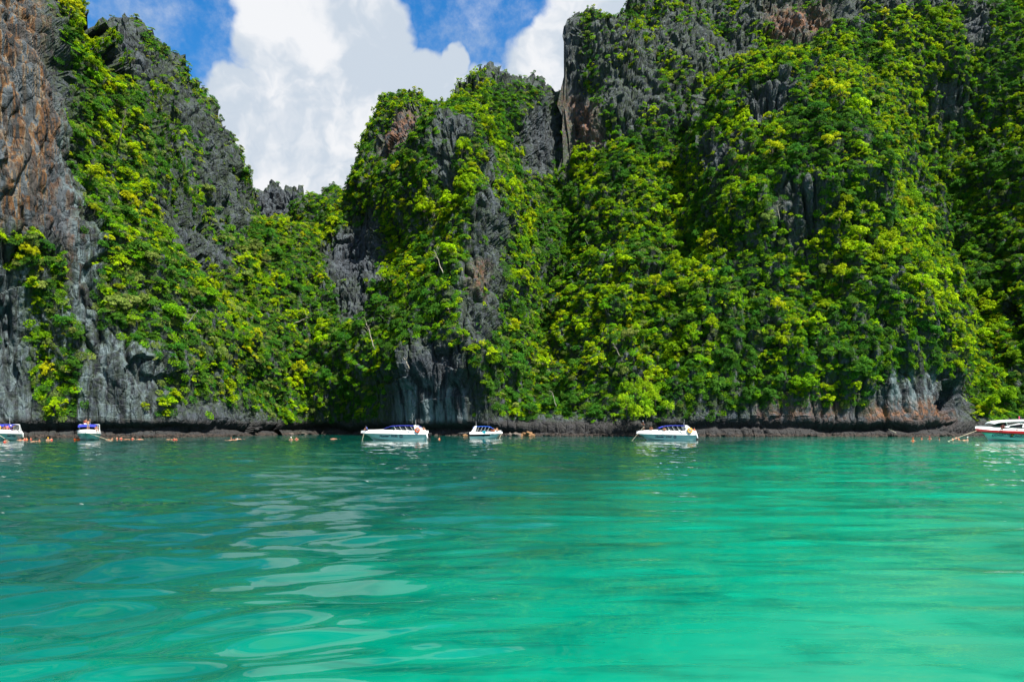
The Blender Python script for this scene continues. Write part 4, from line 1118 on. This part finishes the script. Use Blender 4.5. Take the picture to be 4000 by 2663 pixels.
# ------------------------------------------------------------------ people
def pose(kind):
    J = {}
    if kind in ('stand', 'stand_up', 'stand_pole'):
        J = dict(pel=(0, 0, .95), spi=(0, 0, 1.12), che=(.01, 0, 1.32), nec=(.01, 0, 1.47), hea=(.03, 0, 1.58), top=(.03, 0, 1.68), hL=(0, .10, .90), kL=(.03, .12, .50), aL=(0, .12, .08), tL=(.16, .13, .03), hR=(0, -.10, .90), kR=(.02, -.12, .50), aR=(-.04, -.13, .08), tR=(.12, -.15, .03),
                 sL=(0, .19, 1.40), eL=(-.02, .27, 1.13), wL=(.06, .29, .90), fL=(.09, .29, .80), sR=(0, -.19, 1.40), eR=(-.02, -.27, 1.13), wR=(.06, -.29, .90), fR=(.09, -.29, .80))
        if kind == 'stand_up': J.update(eL=(.05, .33, 1.62), wL=(.06, .26, 1.86), fL=(.06, .22, 1.95), eR=(.05, -.33, 1.60), wR=(.08, -.22, 1.84), fR=(.08, -.17, 1.93))
        if kind == 'stand_pole': J.update(eL=(.18, .22, 1.15), wL=(.38, .12, 1.10), fL=(.46, .08, 1.10), eR=(.16, -.24, 1.2), wR=(.36, -.12, 1.25), fR=(.44, -.06, 1.26), che=(.08, 0, 1.32), nec=(.11, 0, 1.46), hea=(.15, 0, 1.57), top=(.16, 0, 1.67))
    elif kind in ('sit', 'sit_out', 'sit_slump', 'sit_legs'):
        J = dict(pel=(0, 0, .12), spi=(-.02, 0, .28), che=(0, 0, .48), nec=(.01, 0, .62), hea=(.03, 0, .73), top=(.03, 0, .83), hL=(.02, .10, .10), kL=(.43, .14, .22), aL=(.55, .13, -.18), tL=(.70, .14, -.22), hR=(.02, -.10, .10), kR=(.43, -.14, .22), aR=(.52, -.14, -.18), tR=(.67, -.15, -.22),
                 sL=(0, .19, .55), eL=(.05, .27, .30), wL=(.25, .20, .22), fL=(.33, .18, .21), sR=(0, -.19, .55), eR=(.05, -.27, .30), wR=(.25, -.20, .22), fR=(.33, -.18, .21))
        if kind == 'sit_out': J.update(eL=(.02, .47, .62), wL=(.04, .72, .70), fL=(.05, .81, .73), eR=(.02, -.47, .60), wR=(.04, -.70, .72), fR=(.05, -.79, .76))
        if kind == 'sit_slump': J.update(che=(.10, 0, .46), nec=(.16, 0, .58), hea=(.22, 0, .67), top=(.24, 0, .76), sL=(.10, .19, .53), sR=(.10, -.19, .53), kL=(.40, .14, .38), kR=(.40, -.14, .38), aL=(.48, .12, .02), aR=(.48, -.12, .02), tL=(.62, .12, -.01), tR=(.62, -.12, -.01))
        if kind == 'sit_legs': J.update(aL=(.78, .13, .06), tL=(.88, .14, .12), aR=(.80, -.12, .06), tR=(.90, -.13, .12), kL=(.45, .13, .25), kR=(.44, -.13, .24))
    elif kind == 'float':
        J = dict(pel=(-.05, 0, -.62), spi=(-.03, 0, -.44), che=(0, 0, -.16), nec=(.01, 0, .02), hea=(.03, 0, .15), top=(.03, 0, .25), hL=(-.05, .10, -.66), kL=(.10, .14, -1.02), aL=(-.1, .14, -1.40), tL=(-.05, .15, -1.5), hR=(-.05, -.10, -.66), kR=(-.02, -.14, -1.05), aR=(-.3, -.14, -1.38), tR=(-.3, -.15, -1.5),
                 sL=(0, .19, -.06), eL=(.10, .36, -.28), wL=(.32, .38, -.34), fL=(.40, .38, -.34), sR=(0, -.19, -.06), eR=(.10, -.34, -.30), wR=(.32, -.36, -.34), fR=(.40, -.36, -.34))
    else:   # prone, face down
        J = dict(pel=(-.45, 0, -.05), spi=(-.28, 0, -.04), che=(-.05, 0, -.02), nec=(.12, 0, .02), hea=(.24, 0, .05), top=(.33, 0, .06), hL=(-.52, .10, -.06), kL=(-.92, .15, -.12), aL=(-1.30, .14, -.08), tL=(-1.45, .14, -.10), hR=(-.52, -.10, -.06), kR=(-.92, -.15, -.16), aR=(-1.28, -.17, -.22), tR=(-1.42, -.17, -.26),
                 sL=(.04, .19, -.02), eL=(.25, .36, -.04), wL=(.48, .30, -.06), fL=(.57, .27, -.06), sR=(.04, -.19, -.02), eR=(.22, -.40, -.02), wR=(.45, -.42, .02), fR=(.54, -.42, .02))
    return J
RAD = dict(pel=.135, spi=.125, che=.15, nec=.058, hea=.098, top=.07, hL=.095, kL=.062, aL=.042, tL=.035, hR=.095, kR=.062, aR=.042, tR=.035, sL=.07, eL=.045, wL=.032, fL=.030, sR=.07, eR=.045, wR=.032, fR=.030)
EDG = [('pel', 'spi'), ('spi', 'che'), ('che', 'nec'), ('nec', 'hea'), ('hea', 'top'), ('pel', 'hL'), ('hL', 'kL'), ('kL', 'aL'), ('aL', 'tL'), ('pel', 'hR'), ('hR', 'kR'), ('kR', 'aR'), ('aR', 'tR'), ('che', 'sL'), ('sL', 'eL'), ('eL', 'wL'), ('wL', 'fL'), ('che', 'sR'), ('sR', 'eR'), ('eR', 'wR'), ('wR', 'fR')]
PARTS = {'body': None,
         'shirt': (['pel', 'spi', 'che', 'sL', 'sR', 'eL', 'eR'], 0.022), 'shorts': (['pel', 'hL', 'hR', 'kL', 'kR'], 0.022),
         'life_vest': (['spi', 'che', 'sL', 'sR'], 0.12)}
todo = []
for pk in ('stand', 'stand_up', 'stand_pole', 'sit', 'sit_out', 'sit_slump', 'sit_legs', 'float', 'prone'):
    J = pose(pk)
    for part, spec in PARTS.items():
        keys = list(J) if spec is None else spec[0]; grow = 0 if spec is None else spec[1]
        pos = {k: Vector(J[k]) for k in keys}
        if part == 'shirt':
            for a, b in (('eL', 'sL'), ('eR', 'sR')): pos[a] = pos[b].lerp(pos[a], 0.7)
        if part == 'shorts':
            for a, b in (('kL', 'hL'), ('kR', 'hR')): pos[a] = pos[b].lerp(pos[a], 0.75)
        if part == 'life_vest':
            for a in ('sL', 'sR'): pos[a] = pos['che'].lerp(pos[a], 0.7)
            pos['spi'] = Vector(J['spi']).lerp(Vector(J['pel']), 0.2)
        ks = list(keys); idx_ = {k: i for i, k in enumerate(ks)}
        ed = [(idx_[a], idx_[b]) for a, b in EDG if a in idx_ and b in idx_]
        me = bpy.data.meshes.new('figure'); me.from_pydata([tuple(pos[k]) for k in ks], ed, [])
        o = bpy.data.objects.new('figure', me); col.objects.link(o)
        md = o.modifiers.new('skin', 'SKIN'); md.use_smooth_shade = True
        for i, k in enumerate(ks):
            rr_ = RAD[k]+grow; flat = 0.72 if k in ('pel', 'spi', 'che') else 1.0
            if part in ('shirt', 'shorts') and k in ('kL', 'kR', 'eL', 'eR'): rr_ = RAD[k]+0.035
            me.skin_vertices[0].data[i].radius = (rr_, rr_*flat); me.skin_vertices[0].data[i].use_root = (k == ('pel' if 'pel' in idx_ else 'spi'))
        o.modifiers.new('smooth', 'SUBSURF').levels = 1
        todo.append((pk, part, o))
dg = bpy.context.evaluated_depsgraph_get(); FIG = {}
for pk, part, o in todo:
    FIG[(pk, part)] = bpy.data.meshes.new_from_object(o.evaluated_get(dg))
for pk, part, o in todo: bpy.data.objects.remove(o)
def hair_mesh():
    m = MB().sphere((-0.015, 0, 0.02), (0.115, 0.105, 0.115), 10, 7)
    v = [(x, y, z if z > -0.03 or x < 0.02 else -0.03) for x, y, z in m.v]
    me = bpy.data.meshes.new('hair'); me.from_pydata(v, [], m.f); return me
HAIRM = hair_mesh()
_dress = {}
def dress(me, mat):
    k = (me.name, mat.name)
    if k not in _dress:
        c = me.copy(); c.materials.clear(); c.materials.append(mat); _dress[k] = c
    return _dress[k]
def person(loc, rz, kind, label, skin=None, hair=None, scale=1.0, group=None, **clothes):
    e = empty('person', loc, rz); e.scale = (scale,)*3; tag(e, label, 'person', group)
    def part(name, me, mat):
        o = bpy.data.objects.new(name, dress(me, mat)); col.objects.link(o); o.parent = e; return o
    part('body', FIG[(kind, 'body')], skin or SKIN)
    hd = Vector(pose(kind)['hea'])
    ho = part('hair' if hair not in (WHITEC, REDC) else 'cap', HAIRM, hair or HAIR); ho.location = hd+Vector((0, 0, 0.045))
    for k, mt in clothes.items(): part(k, FIG[(kind, k)], mt)
    return e
# aboard the boats
person(on(b3, 10.5, 0.25, 1.72), PI+0.5, 'sit_slump', 'person in blue shirt sitting on the bow of the long boat', TAN, DARKC, shirt=SHIRTB, shorts=DARKC)
person(on(b3, 0.55, 0.9, 1.55), PI/2+PI, 'sit', 'person in red vest at the stern of the long boat', SKIN, life_vest=REDC, shorts=DARKC)
person(on(b4, 5.55, -0.25, 1.45), -0.9, 'sit_legs', 'bare-chested person sitting on the bow deck of the short boat', SKIN, shorts=GREYC)
person(on(b4, 4.5, -0.75, 1.38), -1.2, 'sit_slump', 'person in red swimwear sitting under the front of the bright blue canopy', TAN, life_vest=REDC, shorts=REDC)
person(on(b4, 5.0, -0.65, 1.38), -1.8, 'sit_slump', 'person in orange swimwear sitting amid the group on the short boat', SKIN, shorts=ORANGEC)
person(on(b5, 8.75, 0.15, 1.72), PI, 'stand_pole', 'person in dark shirt and shorts standing on a bow', TAN, GREYC, shirt=DARKC, shorts=DARKC)
person(on(b5, 7.5, 0.2, 1.72), -1.9, 'sit_slump', 'bare-chested person sitting on foredeck behind the standing one', TAN, shorts=DARKC)
person(on(b5, 5.45, 1.05, 1.72), -PI/2, 'sit', 'bare-chested person in cap with legs hanging over the side', SKIN, DARKC, shorts=MAROON)
person(on(b5, 0.35, 0.8, 1.45), -1.2, 'sit_slump', 'person in orange vest sitting at the stern near the yellow ring', SKIN, life_vest=ORANGEC, shorts=DARKC)
person(on(b6, 9.15, 1.15, 2.02), -1.9, 'sit', 'person in maroon shirt sitting beside the tour boat windscreen', TAN, shirt=MAROON, shorts=DARKC)
person(on(b2, 7.6, 0.2, 1.83), -PI/2+0.3, 'stand_up', 'person in grey shorts standing with arms raised on a bow', SKIN, shorts=GREYC)
person(on(b2, 6.3, 1.35, 1.75), -0.7, 'sit', 'bare-chested person sitting on the right side of the bow-on boat', TAN, shorts=WHITEC)
person(on(b2, 5.0, -0.4, 2.02), -1.4, 'stand', 'person in red top standing behind the canopy of the bow-on boat', TAN, shirt=REDC, shorts=WHITEC)
person(on(b1, 6.3, 1.20, 1.80), PI/2+0.2, 'sit_out', 'bare-backed person in purple shorts spreading both arms wide', SKIN, WHITEC, shorts=PURPLE)
person(on(b1, 7.6, -0.15, 1.86), -1.2, 'sit', 'person in bright yellow top sitting on the leftmost boat', SKIN, GOLD, shirt=GOLD, shorts=GOLD)
person(on(b1, 7.0, 0.45, 1.86), -0.6, 'sit_slump', 'tanned person crouching left of the one in pink', TAN, shorts=MAROON)
person(on(b1, 6.6, 0.80, 1.84), -0.6, 'sit', 'person in pink top sitting beside the arm-spreading one', SKIN, shirt=PINKC, shorts=DARKC)
person(on(b1, 7.9, -0.70, 1.86), -1.0, 'sit', 'person in red top at the very left edge of the photo', TAN, shirt=REDC, shorts=WHITEC)
# swimmers
def wd(py): return CAM_H*FPX/(py+5-HY)
SW = [(19, 1722, 'float', REDC, SKIN, HAIR, 'swimmer in red vest in front of the leftmost boat'),
 (78, 1714, 'prone', ORANGEC, SKIN, HAIR, 'face-down swimmer in orange vest just right of the leftmost boat'),
 (96, 1712, 'float', REDC, SKIN, HAIR, 'swimmer in red vest, left one of a close pair by the leftmost boat'),
 (104, 1712, 'float', ORANGEC, SKIN, HAIR, 'swimmer in orange vest, right one of a close pair by the leftmost boat'),
 (120, 1711, 'float', REDC, TAN, HAIR, 'lone swimmer in red vest near the foot of the left cliff'),
 (141, 1719, 'prone', None, SKIN, HAIR, 'pale face-down swimmer without vest left of the bow-on boat'),
 (154, 1719, 'float', None, TAN, HAIR, 'dark-haired swimmer without vest beside the pale face-down one'),
 (187, 1715, 'float', None, SKIN, GOLD, 'fair-haired swimmer without vest left of the bow-on boat'),
 (201, 1714, 'float', REDC, SKIN, HAIR, 'swimmer in red vest beside the fair-haired one'),
 (313, 1712, 'sit_slump', REDC, TAN, HAIR, 'person in red vest riding the orange float'),
 (329, 1711, 'float', ORANGEC, TAN, HAIR, 'swimmer in orange vest touching the hull of the bow-on boat'),
 (427, 1712, 'prone', ORANGEC, SKIN, HAIR, 'face-down swimmer in orange vest just right of the bow-on boat'),
 (439, 1711, 'float', None, TAN, HAIR, 'dark-haired swimmer without vest just right of the bow-on boat'),
 (457, 1709, 'float', REDC, SKIN, HAIR, 'swimmer in red vest, first of two right of the bow-on boat'),
 (473, 1709, 'float', REDC, SKIN, HAIR, 'swimmer in red vest, second of two right of the bow-on boat'),
 (494, 1711, 'prone', None, TAN, HAIR, 'tanned face-down swimmer between two red vests under the left cliff'),
 (518, 1710, 'float', REDC, SKIN, HAIR, 'swimmer in red vest right of the tanned face-down one'),
 (544, 1711, 'prone', REDC, SKIN, HAIR, 'face-down swimmer in red vest, right end of the group under the left cliff'),
 (662, 1711, 'prone', None, SKIN, HAIR, 'pale swimmer stretched out left of a bulky red vest'),
 (680, 1713, 'float', REDC, SKIN, HAIR, 'left of two huddled swimmers in red vests below the left peak'),
 (688, 1713, 'float', REDC, TAN, HAIR, 'right of two huddled swimmers in red vests below the left peak'),
 (902, 1709, 'float', None, TAN, HAIR, 'dark-haired swimmer behind the red and white pair in mid-water'),
 (911, 1714, 'prone', REDC, SKIN, HAIR, 'face-down swimmer in red vest of the pair in mid-water'),
 (925, 1710, 'prone', WHITEC, SKIN, HAIR, 'swimmer in white vest of the pair in mid-water'),
 (1137, 1713, 'float', None, SKIN, WHITEC, 'swimmer in pale cap left of the long boat'),
 (1158, 1711, 'float', REDC, SKIN, HAIR, 'swimmer in red vest beside the pale cap'),
 (1301, 1709, 'prone', REDC, SKIN, HAIR, 'face-down swimmer in red vest nearest the bow of the long boat'),
 (1716, 1711, 'float', ORANGEC, SKIN, HAIR, 'swimmer in orange vest behind the stern of the long boat'),
 (3566, 1717, 'float', ORANGEC, SKIN, ORANGEC, 'bulky orange vest swimmer farthest left of the tour boat group'),
 (3600, 1710, 'float', REDC, TAN, HAIR, 'swimmer in red vest, second from the left near the tour boat'),
 (3631, 1710, 'float', REDC, SKIN, REDC, 'swimmer in red vest and red cap near the tour boat'),
 (3668, 1714, 'float', WHITEC, TAN, HAIR, 'dark-haired swimmer in white shirt near the tour boat'),
 (3721, 1712, 'float', ORANGEC, SKIN, HAIR, 'swimmer in orange vest left of the rope, by the tour boat'),
 (3734, 1707, 'float', REDC, SKIN, HAIR, 'swimmer in red vest between two orange vests by the rope'),
 (3744, 1711, 'float', ORANGEC, SKIN, HAIR, 'swimmer in orange vest right of the rope, by the tour boat'),
 (3764, 1715, 'prone', ORANGEC, SKIN, HAIR, 'face-down swimmer in orange vest below the tour boat bow'),
 (3779, 1713, 'float', None, SKIN, WHITEC, 'swimmer in white cap closest to the tour boat bow')]
rs = random.Random(3)
for px, py, kd, vest, skn, hr, lb in SW:
    Y = wd(py); cl = {'life_vest': vest} if vest is not None else {}
    p = person((at(px, py, Y).x, Y, 0.10 if kd == 'sit_slump' else (0.24 if kd == 'float' else 0.05)), rs.uniform(0, 6.28) if kd != 'prone' else rs.choice([0.2, 3.0, 3.4, -0.3]), kd, lb, skn, hr, 1.05, 'swimmers in the lagoon', **cl)
fl = MB(); n = 16
fl.loft([[( (1.0-0.06*abs(k-1))*math.cos(2*PI*i/n)*1.1, (1.0-0.06*abs(k-1))*math.sin(2*PI*i/n)*0.45, -0.1+0.14*k+0.05*abs(math.cos(2*PI*i/n))) for i in range(n)] for k in range(3)], closed=True)
fl.add([(1.034*math.cos(2*PI*i/n), 0.423*math.sin(2*PI*i/n), 0.18+0.05*abs(math.cos(2*PI*i/n))) for i in range(n)], [tuple(range(n))])
fo = fl.build('float_mat', ORANGEC, None, True); fo.location = place(311, wd(1713), 0); tag(fo, 'orange inflatable float beside the bow-on boat', 'float')
print('people', round(time.time()-T0, 1))

# ------------------------------------------------------------------ dead wood, fallen rock
def dead_tree(p0, p1, rad, label, branches=5, mat=DEADWOOD, seed=0, name='dead_tree'):
    rr_ = random.Random(seed); p0, p1 = Vector(p0), Vector(p1); d = p1-p0; L = d.length
    e = empty(name, tuple(p0)); tag(e, label, 'tree' if name == 'dead_tree' else 'log')
    pts = [d*(i/7)+Vector((rr_.uniform(-1, 1), rr_.uniform(-1, 1), rr_.uniform(-1, 1)))*L*0.025 for i in range(8)]
    MB().tube(pts, [rad*(1-0.75*i/7) for i in range(8)], 6).build('trunk', mat, e, True)
    for k in range(branches):
        q = pts[rr_.randint(3, 7)]; v = (d.normalized()*rr_.uniform(.2, .8)+Vector((rr_.uniform(-1, 1), rr_.uniform(-.6, .2), rr_.uniform(-.2, .9)))).normalized()*L*rr_.uniform(.18, .4)
        MB().tube([q, q+v*.5+Vector((0, 0, L*.03)), q+v], [rad*.4, rad*.25, rad*.1], 5).build('branch', mat, e, True)
    return e
def front_depth(px, py):
    i = int((py+600)/CELL); j = int((px+900)/CELL); return float(zb[i-1:i+2, j-1:j+2].min())
for k, (xa, ya, xb, yb, rd, br, lb, mt, nm) in enumerate([
    (730, 1268, 772, 1212, 0.22, 1, 'pale fallen log slanting across bushes below the left peak', DEADWOOD, 'dead_tree'),
    (1150, 1262, 1215, 1235, 0.14, 4, 'thin bleached branch reaching right below the left peak', DEADWOOD, 'dead_tree'),
    (1462, 1362, 1432, 1262, 0.16, 5, 'bare grey tree leaning left on the lower middle tower', DEADWOOD, 'dead_tree'),
    (1732, 1068, 1696, 975, 0.16, 4, 'tall bare pale trunk on the front of the middle tower', DEADWOOD, 'dead_tree'),
    (1600, 1440, 1580, 1400, 0.12, 7, 'small bleached twiggy bush above the long boat', DEADWOOD, 'dead_tree'),
    (2172, 1590, 2158, 1530, 0.13, 2, 'leaning bare trunk low right of the middle tower', DEADWOOD, 'dead_tree'),
    (2420, 1390, 2400, 1350, 0.12, 9, 'dead white twiggy tree above the bamboo', DEADWOOD, 'dead_tree'),
    (2530, 1570, 2562, 1556, 0.12, 5, 'bleached driftwood-like branch right of the bamboo', DEADWOOD, 'dead_tree'),
    (463, 560, 492, 432, 0.20, 3, 'dark bare trunk with a crooked top high on the left cliff', BARK, 'dead_tree'),
    (3045, 860, 3035, 800, 0.12, 4, 'thin bare trunk on the rock of the green ridge', DEADWOOD, 'dead_tree'),
    (3500, 1690, 3470, 1676, 0.10, 2, 'pale stick of driftwood lodged at the waterline at right', DEADWOOD, 'dead_tree')]):
    Y = min(front_depth(xa, ya), front_depth(xb, yb))-2.6
    dead_tree(at(xa, ya, Y+1.0), at(xb, yb, Y), rd, lb, br, mt, k, nm)
def boulder(px, Y, sx, sy, sz, mat, label, seed):
    rr_ = np.random.default_rng(seed); bm = bmesh.new(); bmesh.ops.create_icosphere(bm, subdivisions=3, radius=1)
    for v in bm.verts:
        c = np.array(v.co); n = float(fbm(c[0]*1.6+seed, c[1]*1.6, c[2]*1.6, seed, 3)); f = 1+0.75*n
        v.co = Vector((c[0]*sx*f, c[1]*sy*f, (math.copysign(abs(c[2])**0.7, c[2]))*sz*f))
    me = bpy.data.meshes.new('boulder'); bm.to_mesh(me); bm.free(); me.materials.append(mat)
    o = bpy.data.objects.new('boulder', me); col.objects.link(o); o.location = ((px-CX)/FPX*Y, Y, sz*0.25); o.rotation_euler = (0, 0, seed)
    return tag(o, label, 'rock', 'rocks fallen at the foot of the cliff')
BOULD = simple_mat('ochre_boulder', (0.22, 0.125, 0.06), 0.9, 0.2, 0.6)
BOULDG = simple_mat('grey_boulder', (0.12, 0.10, 0.085), 0.9, 0.2, 0.6)
for k, (px, Y, a, b, c, mt, lb) in enumerate([(2072, 171, 1.5, 1.1, .9, BOULD, 'pale ochre boulder with flat top right of the short boat'), (2045, 172, 1.3, 1.0, .8, BOULD, 'middle ochre boulder right of the short boat'), (2018, 172, 1.2, .9, .7, BOULDG, 'grey-brown boulder nearest the short boat bow'),
    (1992, 173, .9, .8, .6, BOULDG, 'small grey rock at the foot of the middle tower'), (1818, 174, .9, .7, .45, BOULD, 'low ochre rock just left of the short boat'), (1130, 200, 1.1, .9, .6, BOULDG, 'boulder at the mouth of the dark inlet'), (1185, 206, .9, .8, .5, BOULDG, 'second boulder deeper in the dark inlet')]):
    boulder(px, Y, a, b, c, mt, lb, k+1)
print('done', round(time.time()-T0, 1), len(bpy.data.objects))
